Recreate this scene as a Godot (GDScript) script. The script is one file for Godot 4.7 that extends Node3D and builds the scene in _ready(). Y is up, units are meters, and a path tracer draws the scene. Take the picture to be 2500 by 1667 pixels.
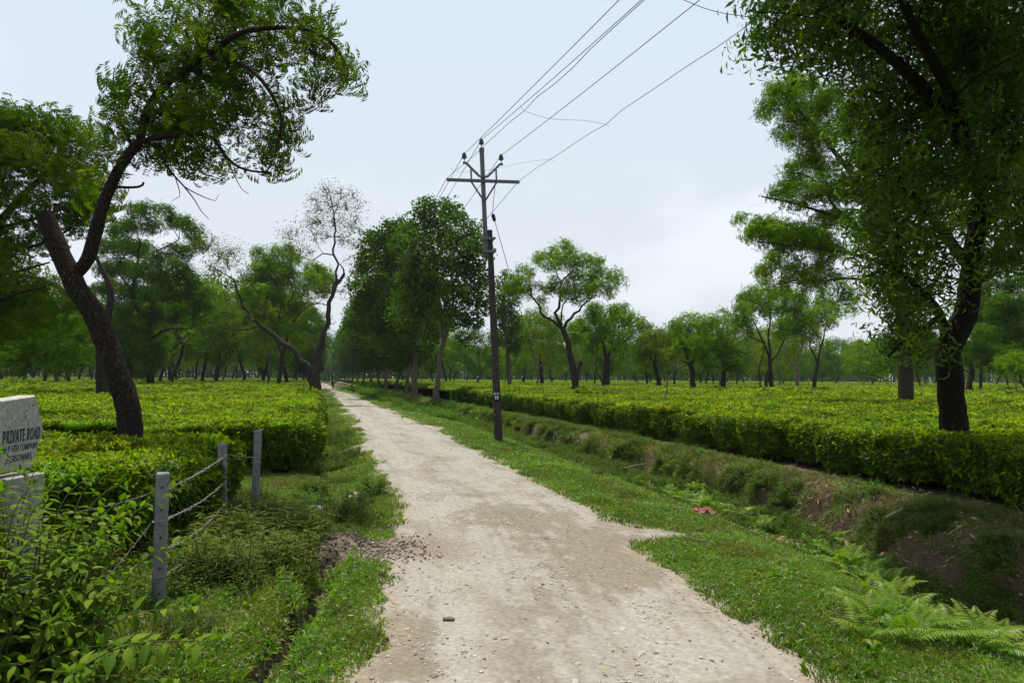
extends Node3D

const SIGN := [-3.513, 0.0, -4.700, -0.2697, 0.0, -0.9629]
const SIGN_POLY := [0.019, 1.620, 0.609, 1.643, 0.794, 1.370, 0.586, 1.087, 0.071, 1.117]
const SIGN_BASE := [-0.009, 1.089, 0.681, 1.046, 0.681, -0.200, -0.009, -0.200]
const SIGN_TEXT := [["PRIVATE ROAD", 0.065, 1.314, 0.722, 1.302, 0.094, true], ["ONLY FOR COMPANY", 0.021, 1.255, 0.676, 1.233, 0.047, false], ["PERSONNEL", 0.144, 1.176, 0.583, 1.165, 0.047, false]]
const FERNS := [3.93, 8.81, 0.80, 4.14, 8.61, 0.80, 3.97, 7.88, 0.90, 4.09, 7.59, 0.80, 4.15, 9.51, 0.60, 4.52, 9.74, 0.70, 2.93, 13.08, 0.70, 2.99, 12.20, 0.80, 3.10, 11.80, 0.80, 3.20, 11.43, 0.80, 3.36, 11.26, 0.80, 3.51, 11.02, 0.80, 2.72, 13.77, 0.60, 3.64, 10.02, 0.60, 3.60, 13.42, 0.70, 3.93, 12.69, 0.60, 2.76, 5.21, 0.85, 3.11, 5.61, 0.80, 3.19, 5.42, 0.80, 3.40, 5.34, 1.00, 3.73, 5.55, 1.00, 3.56, 5.12, 1.00, 3.03, 4.91, 0.90, 3.22, 6.18, 0.70, 3.64, 6.62, 0.70, 2.70, 6.80, 0.35, 2.46, 6.28, 0.35, 2.77, 4.86, 0.80, 3.22, 4.93, 1.00, 2.54, 14.62, 0.50, 3.72, 10.61, 0.60, 2.97, 5.04, 0.90, 3.35, 4.95, 1.00, 3.93, 5.42, 1.00, 2.48, 4.78, 0.80, 3.83, 7.97, 0.80, 3.84, 7.44, 0.80, 3.67, 12.57, 0.70, 3.27, 13.04, 0.70]
const ROOTS := [["pale cut root jutting from the bank opposite the ferns", 0.016, 2.47, -0.15, -14.97, 2.71, -0.12, -15.09, 3.05, -0.10, -15.45],
	["straight pale root jutting level from the bank above the ferns", 0.016, 4.15, -0.12, -14.24, 4.36, -0.10, -14.04, 4.55, -0.05, -13.87],
	["thin stick lying at the foot of the bank face", 0.009, 3.64, -0.30, -10.83, 3.75, -0.28, -10.76, 3.80, -0.26, -10.66],
	["thick grey root arching over the bank edge under the glossy tree", 0.030, 4.97, 0.00, -9.10, 5.07, 0.10, -9.02, 5.30, 0.12, -9.15, 5.68, 0.10, -9.27, 6.10, 0.02, -9.50],
	["second grey root forking down the bank under the glossy tree", 0.024, 5.31, -0.05, -9.35, 5.27, 0.08, -9.16, 5.41, 0.12, -9.09, 5.84, 0.08, -9.44],
	["long thin root trailing along the bank top", 0.020, 5.25, 0.06, -8.41, 5.45, 0.06, -8.35, 5.72, 0.03, -8.38],
	["thin twig on the bare patch of soil by the road", 0.008, 1.93, 0.04, -7.77, 1.99, 0.05, -7.61, 2.09, 0.05, -7.53, 2.16, 0.03, -7.49],
	["dark twig beside the first on the bare soil", 0.008, 2.03, 0.03, -7.58, 2.10, 0.05, -7.57, 2.12, 0.05, -7.46]]
const RAG := [2.76, 9.88]
const HANG := [Vector3(2.25, 7.02, -9.10), Vector3(2.66, 6.79, -9.00), Vector3(3.10, 6.65, -8.90), Vector3(3.50, 6.58, -8.80)]

var rng := RandomNumberGenerator.new()
var na := FastNoiseLite.new()
var nb := FastNoiseLite.new()
var xtab := PackedFloat32Array()
var mats := {}
var names := {}
var sprigs := {}
var tints := {}

func _ready():
	# camera, sky, sun, exposure
	var cam := Camera3D.new()
	cam.name = "camera"
	cam.position = Vector3(0, 1.8, 0)
	cam.rotation_degrees = Vector3(3.04, 0, 0.35)
	cam.fov = 53.13
	cam.near = 0.05
	cam.far = 3000.0
	add_child(cam)
	cam.current = true
	var env := Environment.new()
	env.background_mode = Environment.BG_SKY
	env.sky = Sky.new()
	env.sky.sky_material = make_sky()
	env.tonemap_mode = Environment.TONE_MAPPER_LINEAR
	env.tonemap_exposure = 1.3
	env.fog_enabled = true
	env.fog_density = 0.00016
	env.fog_light_color = Color(0.82, 0.88, 0.95)
	env.sdfgi_enabled = true
	env.ssao_enabled = true
	env.ssil_enabled = true
	var we := WorldEnvironment.new()
	we.name = "world"
	we.environment = env
	add_child(we)
	var sun := DirectionalLight3D.new()
	sun.name = "sun"
	sun.light_energy = 1.6
	sun.light_color = Color(1.0, 0.965, 0.9)
	sun.light_angular_distance = 0.9
	sun.shadow_enabled = true
	add_child(sun)
	sun.look_at_from_position(Vector3.ZERO, -sun_dir())
	# the place
	setup()
	build_ground()
	build_road()
	build_tea()
	build_heroes()
	build_far_trees()
	build_poles()
	build_sign()
	build_fence()
	build_shrub()
	build_grass()
	build_weeds()
	build_ferns()
	build_bank_things()
	build_road_things()
	build_cyclist()

func sun_dir() -> Vector3:
	var el := deg_to_rad(74.0)
	var az := deg_to_rad(26.0)
	return Vector3(-sin(az) * cos(el), sin(el), -cos(az) * cos(el))

func make_sky() -> ProceduralSkyMaterial:
	var s := ProceduralSkyMaterial.new()
	s.sky_top_color = Color(0.82, 0.885, 0.955)
	s.sky_horizon_color = Color(0.875, 0.89, 0.91)
	s.sky_curve = 0.3
	s.energy_multiplier = 0.83
	s.ground_bottom_color = Color(0.3, 0.33, 0.25)
	s.ground_horizon_color = Color(0.6, 0.63, 0.6)
	s.sun_angle_max = 1.0
	var w := 1024
	var h := 512
	var n := FastNoiseLite.new()
	n.seed = 11
	n.frequency = 1.0
	n.fractal_octaves = 5
	n.fractal_gain = 0.5
	var im := Image.create(w, h, false, Image.FORMAT_RGBA8)
	for y in h / 2 + 8:
		var lat := PI * (0.5 - (y + 0.5) / h)
		for x in w:
			var lon := TAU * (x + 0.5) / w
			var p := Vector3(cos(lon) * cos(lat), sin(lat) * 2.0, sin(lon) * cos(lat)) * 1.6
			var v := n.get_noise_3dv(p)
			var a := smoothstep(0.02, 0.42, v) * 0.30
			im.set_pixel(x, y, Color(1.0, 0.985, 0.965, a))
	s.sky_cover = ImageTexture.create_from_image(im)
	s.sky_cover_modulate = Color(1, 1, 1, 0.36)
	return s

# ---------------------------------------------------------------- basics
func setup():
	rng.seed = 7
	na.seed = 3
	na.frequency = 1.0
	na.fractal_octaves = 3
	nb.seed = 19
	nb.frequency = 1.0
	nb.fractal_octaves = 4
	var x := 0.0
	for i in 4000:
		xtab.append(x)
		x += slope(-10.0 + 0.25 * i + 0.125) * 0.25
	var off := 0.44 - xtab[56]
	for i in 4000:
		xtab[i] += off
	make_mats()
	make_sprigs()

func slope(d: float) -> float:
	return -0.05 - 0.212 * smoothstep(3.0, 12.0, d) - 0.028 * smoothstep(14.0, 30.0, d)

func xc(d: float) -> float:
	var f := clampf((d + 10.0) * 4.0, 0.0, 3998.0)
	var i := int(f)
	return lerpf(xtab[i], xtab[i + 1], f - i)

func n2(x: float, y: float) -> float:
	return na.get_noise_2d(x, y)

func m2(x: float, y: float) -> float:
	return nb.get_noise_2d(x, y)

func r(a: float, b: float) -> float:
	return rng.randf_range(a, b)

func bell(x: float, w: float) -> float:
	return exp(-x * x / (w * w))

func dip(d: float, t: float) -> float:
	return -0.6 * smoothstep(70.0, 130.0, d) * (1.0 - smoothstep(3.5, 5.5, absf(t)))

func edge_l(d: float) -> float:
	var e := -1.38 + 0.13 * n2(d * 0.55, 3.0) + 0.05 * n2(d * 2.5, 8.0)
	e -= 0.55 * bell(d - 7.15, 0.33)
	e -= 0.45 * bell(d - 17.5, 0.7)
	e += 0.14 * bell(d - 9.6, 1.0)
	return e

func edge_r(d: float) -> float:
	var e := 1.42 + 0.12 * n2(d * 0.5, 31.0) + 0.05 * n2(d * 2.7, 37.0)
	e += 0.75 * bell(d - 8.05, 0.32)
	e += 0.55 * bell(d - 24.5, 1.2)
	e -= 0.12 * bell(d - 7.2, 0.5)
	return e

func ground_h(d: float, t: float) -> float:
	var h := 0.025 * n2(d * 0.9, t * 0.9) + 0.012 * n2(d * 4.0, t * 4.0)
	h += dip(d, t)
	if t < -1.2:
		var c := -1.97 + 0.09 * n2(d * 1.3, 77.0)
		var w := 0.06 + 0.035 * n2(d * 2.1, 50.0)
		h -= 0.36 * (1.0 - smoothstep(w + 0.03, w + 0.11, absf(t - c))) * (1.0 - smoothstep(6.75, 7.1, d))
		h -= 0.16 * bell(t + 2.2, 0.4) * smoothstep(8.0, 10.0, d)
		h += 0.05 * smoothstep(2.2, 3.0, -t) * (1.0 - smoothstep(7.0, 9.0, d))
		var q := bell(d - 7.25 + 0.25 * (t + 1.6), 0.27) * bell(t + 1.85, 0.5)
		h += q * (0.13 + 0.06 * n2(d * 5.0, t * 5.0) + 0.07 * n2(d * 14.0, t * 14.0))
	if t > 1.2:
		var ditch := lerpf(0.55, 0.44, smoothstep(7.0, 11.0, d))
		ditch = lerpf(ditch, 0.3, smoothstep(22.0, 45.0, d))
		var tc := t + 0.3 * n2(d * 0.35, 5.0) + 0.2 * n2(d * 1.5, t * 0.6) + 0.08 * n2(d * 5.0, t)
		h -= ditch * smoothstep(2.2, 4.5, t)
		var crest := 0.1 + 0.05 * n2(d * 0.8, 90.0)
		h += (ditch + crest) * (0.8 * smoothstep(4.98, 5.24, tc) + 0.2 * smoothstep(5.2, 5.6, tc))
		h -= crest * smoothstep(5.8, 7.0, t)
		var f := bell(tc - 5.15, 0.5)
		h += f * (0.13 * n2(d * 1.6, t * 2.0) + 0.07 * n2(d * 5.0, t * 5.0))
	if t > edge_l(d) - 0.05 and t < edge_r(d) + 0.05:
		var e := minf(t - edge_l(d), edge_r(d) - t)
		h -= 0.06 * smoothstep(-0.05, 0.2, e)
	return h

func road_h(d: float, t: float) -> float:
	var el := edge_l(d)
	var er := edge_r(d)
	var e := minf(t - el, er - t)
	var h := 0.02 * smoothstep(0.0, 0.5, e) + 0.02 * n2(d * 0.8, t * 1.1) + 0.009 * n2(d * 3.5, t * 3.5) + 0.005 * n2(d * 11.0, t * 11.0)
	h -= 0.042 * bell(t - 0.62, 0.3) * (0.6 + 0.6 * n2(d * 0.6, 12.0)) + 0.042 * bell(t + 0.7, 0.3) * (0.6 + 0.6 * n2(d * 0.6, 22.0))
	h -= 0.05 * bell(d - 7.0, 0.35) * bell(t + 0.1, 0.7)
	h += 0.045 * bell(d - 7.6, 0.35) * bell(t + 0.9, 0.5)
	h += 0.05 * bell(d - 17.8, 0.5) * bell(t + 0.2, 0.8)
	h += 0.06 * bell(d - 29.0, 0.6)
	h += dip(d, t)
	return lerpf(ground_h(d, t) - 0.012, h, smoothstep(0.0, 0.12, e))

func surf(d: float, t: float) -> float:
	return maxf(ground_h(d, t), road_h(d, t)) if t > edge_l(d) and t < edge_r(d) else ground_h(d, t)

func at(d: float, t: float, up := 0.0) -> Vector3:
	return Vector3(xc(d) + t, surf(d, t) + up, -d)

func at_xz(x: float, d: float, up := 0.0) -> Vector3:
	return at(d, x - xc(d), up)

func numbered(called: String) -> String:
	var n: int = names.get(called, 0)
	names[called] = n + 1
	return called if n == 0 else "%s_%03d" % [called, n]

func thing(called: String, label: String, category: String, pos := Vector3.ZERO, turn := 0.0, group := "") -> Node3D:
	var o := Node3D.new()
	o.name = numbered(called)
	add_child(o)
	o.position = pos
	o.rotation.y = turn
	tag(o, label, category, group)
	return o

func tag(o: Node3D, label: String, category: String, group := "", kind := ""):
	if label: o.set_meta("label", label)
	if category: o.set_meta("category", category)
	if group: o.set_meta("group", group)
	if kind: o.set_meta("kind", kind)

func part(called: String, mesh: Mesh, mat: Material, parent: Node3D, xf := Transform3D()) -> MeshInstance3D:
	var o := MeshInstance3D.new()
	o.name = numbered(called) if parent == self else called
	o.mesh = mesh
	o.material_override = mat
	o.transform = xf
	parent.add_child(o, true)
	return o

func copy_of(o: Node3D, pos: Vector3, turn: float, scl := 1.0, label := "", group := "") -> Node3D:
	var c: Node3D = o.duplicate()
	c.name = numbered(str(o.name).rstrip("0123456789").trim_suffix("_"))
	add_child(c)
	c.transform = Transform3D(Basis(Vector3.UP, turn).scaled(Vector3.ONE * scl), pos)
	if label: c.set_meta("label", label)
	if group: c.set_meta("group", group)
	return c

func scatter(called: String, mesh: Mesh, mat: Material, xfs: Array, cols: Array, parent: Node3D) -> MultiMeshInstance3D:
	var mm := MultiMesh.new()
	mm.transform_format = MultiMesh.TRANSFORM_3D
	mm.use_colors = cols.size() > 0
	mm.mesh = mesh
	mm.instance_count = xfs.size()
	for i in xfs.size():
		mm.set_instance_transform(i, xfs[i])
		if cols: mm.set_instance_color(i, cols[i])
	var o := MultiMeshInstance3D.new()
	o.name = numbered(called) if parent == self else called
	o.multimesh = mm
	o.material_override = mat
	parent.add_child(o, true)
	return o

# ---------------------------------------------------------------- meshes
class Baker:
	var v := PackedVector3Array()
	var c := PackedColorArray()
	func add(base: PackedVector3Array, xf: Transform3D, cols: PackedColorArray):
		v.append_array(xf * base)
		c.append_array(cols)
	func mesh() -> ArrayMesh:
		var a := []
		a.resize(Mesh.ARRAY_MAX)
		a[Mesh.ARRAY_VERTEX] = v
		a[Mesh.ARRAY_COLOR] = c
		var m := ArrayMesh.new()
		m.add_surface_from_arrays(Mesh.PRIMITIVE_TRIANGLES, a)
		return m

class Solid:
	var v := PackedVector3Array()
	var n := PackedVector3Array()
	var c := PackedColorArray()
	var ix := PackedInt32Array()
	func tri(a: Vector3, b: Vector3, d: Vector3, col := Color.WHITE):
		var nn := (d - a).cross(b - a).normalized()
		var k := v.size()
		v.append_array([a, b, d])
		n.append_array([nn, nn, nn])
		c.append_array([col, col, col])
		ix.append_array([k, k + 1, k + 2])
	func quad(a: Vector3, b: Vector3, d: Vector3, e: Vector3, col := Color.WHITE):
		tri(a, b, d, col)
		tri(a, d, e, col)
	func box(xf: Transform3D, s: Vector3, col := Color.WHITE, bev := 0.0):
		var h := s * 0.5
		if bev <= 0.0: bev = minf(s.x, minf(s.y, s.z)) * 0.06
		for ax in 3:
			for sg in [-1.0, 1.0]:
				var u := Vector3.ZERO
				var w := Vector3.ZERO
				var o := Vector3.ZERO
				var a1 := (ax + 1) % 3
				var a2 := (ax + 2) % 3
				o[ax] = h[ax] * sg
				u[a1] = (h[a1] - bev) * sg
				w[a2] = h[a2] - bev
				quad(xf * (o - u - w), xf * (o - u + w), xf * (o + u + w), xf * (o + u - w), col)
		# bevelled edges
		for ax in 3:
			var a1 := (ax + 1) % 3
			var a2 := (ax + 2) % 3
			for s1 in [-1.0, 1.0]:
				for s2 in [-1.0, 1.0]:
					var p := Vector3.ZERO
					var q := Vector3.ZERO
					var l := Vector3.ZERO
					p[a1] = h[a1] * s1
					p[a2] = (h[a2] - bev) * s2
					q[a1] = (h[a1] - bev) * s1
					q[a2] = h[a2] * s2
					l[ax] = h[ax] - bev
					if s1 * s2 > 0: quad(xf * (p - l), xf * (p + l), xf * (q + l), xf * (q - l), col)
					else: quad(xf * (q - l), xf * (q + l), xf * (p + l), xf * (p - l), col)
		for s1 in [-1.0, 1.0]:
			for s2 in [-1.0, 1.0]:
				for s3 in [-1.0, 1.0]:
					var a := Vector3(h.x * s1, (h.y - bev) * s2, (h.z - bev) * s3)
					var b := Vector3((h.x - bev) * s1, h.y * s2, (h.z - bev) * s3)
					var d := Vector3((h.x - bev) * s1, (h.y - bev) * s2, h.z * s3)
					if s1 * s2 * s3 > 0: tri(xf * a, xf * d, xf * b, col)
					else: tri(xf * a, xf * b, xf * d, col)
	func tube(pts: Array, rad: Array, sides: int, col := Color.WHITE, rough := 0.0, nz: FastNoiseLite = null, cap := true):
		var k := v.size()
		var t0: Vector3 = (pts[1] - pts[0]).normalized()
		var up := Vector3.UP if absf(t0.y) < 0.9 else Vector3.RIGHT
		var sx := t0.cross(up).normalized()
		for i in pts.size():
			var tg: Vector3 = (pts[mini(i + 1, pts.size() - 1)] - pts[maxi(i - 1, 0)]).normalized()
			sx = (sx - tg * sx.dot(tg)).normalized()
			var sy := tg.cross(sx)
			for j in sides:
				var a := TAU * j / sides
				var dr := sx * cos(a) + sy * sin(a)
				var rr: float = rad[i]
				if nz:
					var q: Vector3 = pts[i] + dr * rr
					rr *= 1.0 + rough * (nz.get_noise_3dv(q * 2.2) + 0.7 * nz.get_noise_3dv(Vector3(q.x * 11.0, q.y * 5.0, q.z * 11.0)))
				v.append(pts[i] + dr * rr)
				n.append(dr)
				c.append(col)
		for i in pts.size() - 1:
			for j in sides:
				var a := k + i * sides + j
				var b := k + i * sides + (j + 1) % sides
				ix.append_array([a, a + sides, b, b, a + sides, b + sides])
		if cap:
			for e in [0, pts.size() - 1]:
				var m := v.size()
				var nn: Vector3 = (pts[1] - pts[0]).normalized() * -1.0 if e == 0 else (pts[e] - pts[e - 1]).normalized()
				v.append(pts[e])
				n.append(nn)
				c.append(col)
				for j in sides:
					v.append(v[k + e * sides + j])
					n.append(nn)
					c.append(col)
				for j in sides:
					if e > 0: ix.append_array([m, m + 1 + (j + 1) % sides, m + 1 + j])
					else: ix.append_array([m, m + 1 + j, m + 1 + (j + 1) % sides])
	func mesh() -> ArrayMesh:
		var a := []
		a.resize(Mesh.ARRAY_MAX)
		a[Mesh.ARRAY_VERTEX] = v
		a[Mesh.ARRAY_NORMAL] = n
		a[Mesh.ARRAY_COLOR] = c
		a[Mesh.ARRAY_INDEX] = ix
		var m := ArrayMesh.new()
		m.add_surface_from_arrays(Mesh.PRIMITIVE_TRIANGLES, a)
		return m

func spline(p: Array, step: float) -> Array:
	var o := []
	for i in p.size() - 1:
		var a: Vector3 = p[maxi(i - 1, 0)]
		var b: Vector3 = p[i]
		var c: Vector3 = p[i + 1]
		var d: Vector3 = p[mini(i + 2, p.size() - 1)]
		var k := maxi(1, int(b.distance_to(c) / step))
		for j in k:
			o.append(b.cubic_interpolate(c, a, d, float(j) / k))
	o.append(p[-1])
	return o

func taper(n: int, r0: float, r1: float) -> Array:
	var o := []
	for i in n:
		o.append(lerpf(r0, r1, float(i) / maxi(1, n - 1)))
	return o

func leaf(o: PackedVector3Array, b: Vector3, dr: Vector3, nm: Vector3, ln: float, wd: float, droop := 0.25, fine := true):
	dr = dr.normalized()
	var sd := dr.cross(nm).normalized()
	nm = sd.cross(dr)
	var tip := b + dr * ln - nm * ln * droop
	if fine:
		var m := b + dr * ln * 0.45 - nm * ln * droop * 0.15
		var l := m + sd * wd * 0.5 + nm * wd * 0.18
		var q := m - sd * wd * 0.5 + nm * wd * 0.18
		o.append_array([b, l, m, m, l, tip, b, m, q, m, tip, q])
	else:
		var m := b + dr * ln * 0.42
		o.append_array([b, m + sd * wd * 0.5, tip, b, tip, m - sd * wd * 0.5])

func rdir(up := 0.0) -> Vector3:
	var z := r(-1.0, 1.0)
	var a := r(0.0, TAU)
	var s := sqrt(1.0 - z * z)
	return Vector3(s * cos(a), z + up, s * sin(a)).normalized()

func basis_y(y: Vector3, turn: float) -> Basis:
	y = y.normalized()
	var q := Vector3.RIGHT if absf(y.x) < 0.8 else Vector3.FORWARD
	var x := q.cross(y).normalized()
	return Basis(x, y, x.cross(y)) * Basis(Vector3.UP, turn)

func fill(col: Color, n: int) -> PackedColorArray:
	var a := PackedColorArray()
	a.resize(n)
	a.fill(col)
	return a

func tint_set(kind: String, n: int, cols: Array, vary: float):
	var o := []
	for c in cols:
		for k in 3:
			var f := 1.0 + vary * (k - 1.0)
			o.append(fill(Color(c[0] * f, c[1] * f, c[2] * f), n))
	tints[kind] = o

func make_sprigs():
	# unit-sized twigs of leaves, growing along +y
	for k in 3:
		var s := PackedVector3Array()
		for i in 6:
			var a := i * 2.4 + r(-0.3, 0.3)
			var y := 0.1 + 0.14 * i
			var out := Vector3(cos(a), r(0.2, 0.7), sin(a)).normalized()
			var p := Vector3(0, y, 0)
			for j in 6:
				out = (out + Vector3(0, -0.18, 0)).normalized()
				p += out * 0.085
				var sd := out.cross(Vector3.UP).normalized()
				for g in [-1.0, 1.0]:
					leaf(s, p, sd * g * 0.7 + out * 0.6 + Vector3(0, -0.75, 0) + rdir() * 0.2, Vector3.UP + rdir() * 0.4, r(0.19, 0.27), 0.052, 0.15, false)
		sprigs["strip%d" % k] = s
	for k in 3:
		var s := PackedVector3Array()
		for i in 5:
			var a := i * 2.4 + r(-0.3, 0.3)
			var out := Vector3(cos(a), r(0.1, 0.9), sin(a)).normalized()
			var p := Vector3(0, 0.13 * i, 0)
			for j in 4:
				out = (out + Vector3(0, -0.13, 0)).normalized()
				p += out * 0.16
				var sd := out.cross(Vector3.UP).normalized()
				for g in [-1.0, 1.0]:
					leaf(s, p, sd * g + out * 0.5 + rdir() * 0.3 + Vector3(0, -0.2, 0), Vector3.UP + rdir() * 0.5, r(0.17, 0.25), 0.115, 0.15, false)
		sprigs["pinnate%d" % k] = s
	for k in 3:
		var s := PackedVector3Array()
		for i in 10:
			var a := i * 2.4 + r(-0.5, 0.5)
			var out := Vector3(cos(a), r(-0.5, 0.6), sin(a)).normalized()
			var bow := Vector3(0.25 * sin(i * 0.3 + k), 0, 0.2 * cos(i * 0.35 + k * 2.0))
			leaf(s, Vector3(0, -0.1 + 0.15 * i, 0) + bow + out * 0.03, out + Vector3(0, -0.35, 0), Vector3.UP + rdir() * 0.5, r(0.28, 0.55), r(0.1, 0.15), 0.35, true)
		sprigs["lance%d" % k] = s
	for k in 3:
		var s := PackedVector3Array()
		for i in 16:
			var out := rdir(0.2)
			leaf(s, Vector3(0, 0.25, 0) + rdir() * 0.45, out, Vector3.UP + rdir() * 0.6, r(0.22, 0.34), r(0.14, 0.2), 0.15, false)
		sprigs["broad%d" % k] = s
	for k in 3:
		var s := PackedVector3Array()
		for i in 14:
			var out := rdir(0.1)
			leaf(s, Vector3(0, 0.3, 0) + rdir() * 0.5, out, Vector3.UP + rdir() * 0.6, r(0.14, 0.2), r(0.05, 0.07), 0.15, false)
		sprigs["twig%d" % k] = s
	for k in 3:
		var s := PackedVector3Array()
		for i in 6:
			var a := i * 2.4 + r(-0.4, 0.4)
			var out := Vector3(cos(a), r(0.35, 1.3), sin(a)).normalized()
			leaf(s, Vector3(0, 0.02 * i, 0), out, Vector3.UP + rdir() * 0.3, r(0.075, 0.11), r(0.03, 0.042), 0.2, true)
		sprigs["tea%d" % k] = s
	tint_set("strip", sprigs["strip0"].size(), [[0.052, 0.115, 0.010], [0.07, 0.14, 0.012], [0.105, 0.17, 0.016]], 0.25)
	tint_set("plight", sprigs["pinnate0"].size(), [[0.09, 0.185, 0.007], [0.12, 0.23, 0.008], [0.165, 0.275, 0.011]], 0.22)
	tint_set("pdark", sprigs["pinnate0"].size(), [[0.048, 0.11, 0.008], [0.062, 0.135, 0.008], [0.085, 0.165, 0.01]], 0.25)
	tint_set("pyellow", sprigs["pinnate0"].size(), [[0.11, 0.19, 0.010], [0.14, 0.22, 0.012]], 0.22)
	tint_set("lance", sprigs["lance0"].size(), [[0.05, 0.1, 0.011], [0.085, 0.155, 0.012], [0.14, 0.235, 0.015]], 0.25)
	tint_set("broad", sprigs["broad0"].size(), [[0.05, 0.10, 0.011], [0.07, 0.13, 0.012], [0.105, 0.17, 0.015]], 0.25)
	tint_set("yellow", sprigs["twig0"].size(), [[0.13, 0.17, 0.03], [0.16, 0.19, 0.035], [0.10, 0.15, 0.03]], 0.2)
	tint_set("teatop", sprigs["tea0"].size(), [[0.18, 0.285, 0.006], [0.12, 0.23, 0.006], [0.26, 0.335, 0.01], [0.045, 0.095, 0.009], [0.06, 0.12, 0.009]], 0.2)

func std(col: Color, rough := 0.8, spec := 0.4) -> StandardMaterial3D:
	var m := StandardMaterial3D.new()
	m.albedo_color = col
	m.roughness = rough
	m.metallic_specular = spec
	return m

func noise_tex(sd: int, freq: float, lo: float, hi: float, oct := 4, normal := 0.0, size := 512, kind := FastNoiseLite.TYPE_SIMPLEX_SMOOTH) -> NoiseTexture2D:
	var t := NoiseTexture2D.new()
	t.width = size
	t.height = size
	t.seamless = true
	var n := FastNoiseLite.new()
	n.noise_type = kind
	n.seed = sd
	n.frequency = freq
	n.fractal_octaves = oct
	t.noise = n
	if normal > 0.0:
		t.as_normal_map = true
		t.bump_strength = normal
	else:
		var g := Gradient.new()
		g.set_color(0, Color(lo, lo, lo).linear_to_srgb())
		g.set_color(1, Color(hi, hi, hi).linear_to_srgb())
		t.color_ramp = g
	return t

func tri_mat(called: String, col: Color, sd: int, freq: float, lo: float, hi: float, scale: Vector3, rough: float, bump: float, spec := 0.3) -> StandardMaterial3D:
	var m := std(col, rough, spec)
	m.resource_name = called
	m.vertex_color_use_as_albedo = true
	m.albedo_texture = noise_tex(sd, freq, lo, hi)
	if bump > 0.0:
		m.normal_enabled = true
		m.normal_texture = noise_tex(sd + 1, freq * 1.3, 0, 1, 4, bump)
		m.normal_scale = 1.0
	m.uv1_triplanar = true
	m.uv1_world_triplanar = true
	m.uv1_scale = scale
	return m

func leaf_mat(called: String, rough: float, spec: float, back: Color) -> StandardMaterial3D:
	var m := std(Color.WHITE, rough, spec)
	m.resource_name = called
	m.vertex_color_use_as_albedo = true
	m.backlight_enabled = true
	m.backlight = back
	m.cull_mode = BaseMaterial3D.CULL_DISABLED
	return m

func make_mats():
	mats.soil = tri_mat("soil", Color.WHITE, 21, 0.02, 0.35, 1.0, Vector3.ONE * 0.8, 0.95, 5.0)
	mats.road = tri_mat("dirt road", Color.WHITE, 23, 0.03, 0.6, 1.0, Vector3.ONE * 1.1, 0.95, 3.0)
	mats.bark = tri_mat("bark", Color.WHITE, 31, 0.035, 0.12, 1.0, Vector3(1.6, 0.7, 1.6), 0.95, 12.0, 0.2)
	mats.bark.albedo_texture = noise_tex(31, 0.045, 0.1, 1.0, 3, 0.0, 512, FastNoiseLite.TYPE_CELLULAR)
	mats.palebark = tri_mat("pale bark", Color.WHITE, 33, 0.012, 0.5, 1.0, Vector3(0.9, 0.4, 0.9), 0.9, 4.0)
	mats.concrete = tri_mat("concrete", Color.WHITE, 35, 0.016, 0.42, 1.0, Vector3.ONE * 1.7, 0.9, 4.0)
	mats.stone = tri_mat("stone", Color.WHITE, 37, 0.03, 0.6, 1.0, Vector3.ONE * 5.0, 0.9, 3.0)
	mats.leaf = leaf_mat("leaf", 0.5, 0.16, Color(0.9, 1.0, 0.3))
	mats.feather = leaf_mat("feathery leaf", 0.7, 0.1, Color(1.0, 1.0, 0.3))
	mats.gloss = leaf_mat("glossy leaf", 0.4, 0.36, Color(0.9, 1.0, 0.3))
	mats.tea = leaf_mat("tea leaf", 0.4, 0.24, Color(1.0, 1.0, 0.15))
	mats.grass = leaf_mat("grass blade", 0.42, 0.42, Color(0.9, 1.0, 0.35))
	mats.dry = leaf_mat("dry leaf", 0.8, 0.3, Color(0.3, 0.3, 0.2))
	mats.core = std(Color.WHITE, 0.95, 0.2)
	mats.core.vertex_color_use_as_albedo = true
	mats.steel = tri_mat("galvanised steel", Color.WHITE, 41, 0.03, 0.6, 1.0, Vector3.ONE * 3.0, 0.55, 1.0, 0.5)
	mats.glaze = std(Color(0.16, 0.12, 0.11), 0.25, 0.5)
	mats.wire = std(Color(0.22, 0.22, 0.23), 0.6, 0.5)
	mats.paint = std(Color(0.12, 0.25, 0.24), 0.8, 0.3)
	mats.white = std(Color(0.86, 0.86, 0.84), 0.8, 0.3)
	mats.black = std(Color(0.09, 0.09, 0.1), 0.7, 0.3)

# ---------------------------------------------------------------- ground and road
func lines(parts: Array) -> Array:
	# [from, to, step] stretches; a step may grow: [from, to, step, factor]
	var o := []
	for p in parts:
		var x: float = p[0]
		var s: float = p[2]
		while x < p[1] - s * 0.3:
			o.append(x)
			x += s
			if p.size() > 3: s *= p[3]
	o.append(parts[-1][1])
	return o

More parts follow.
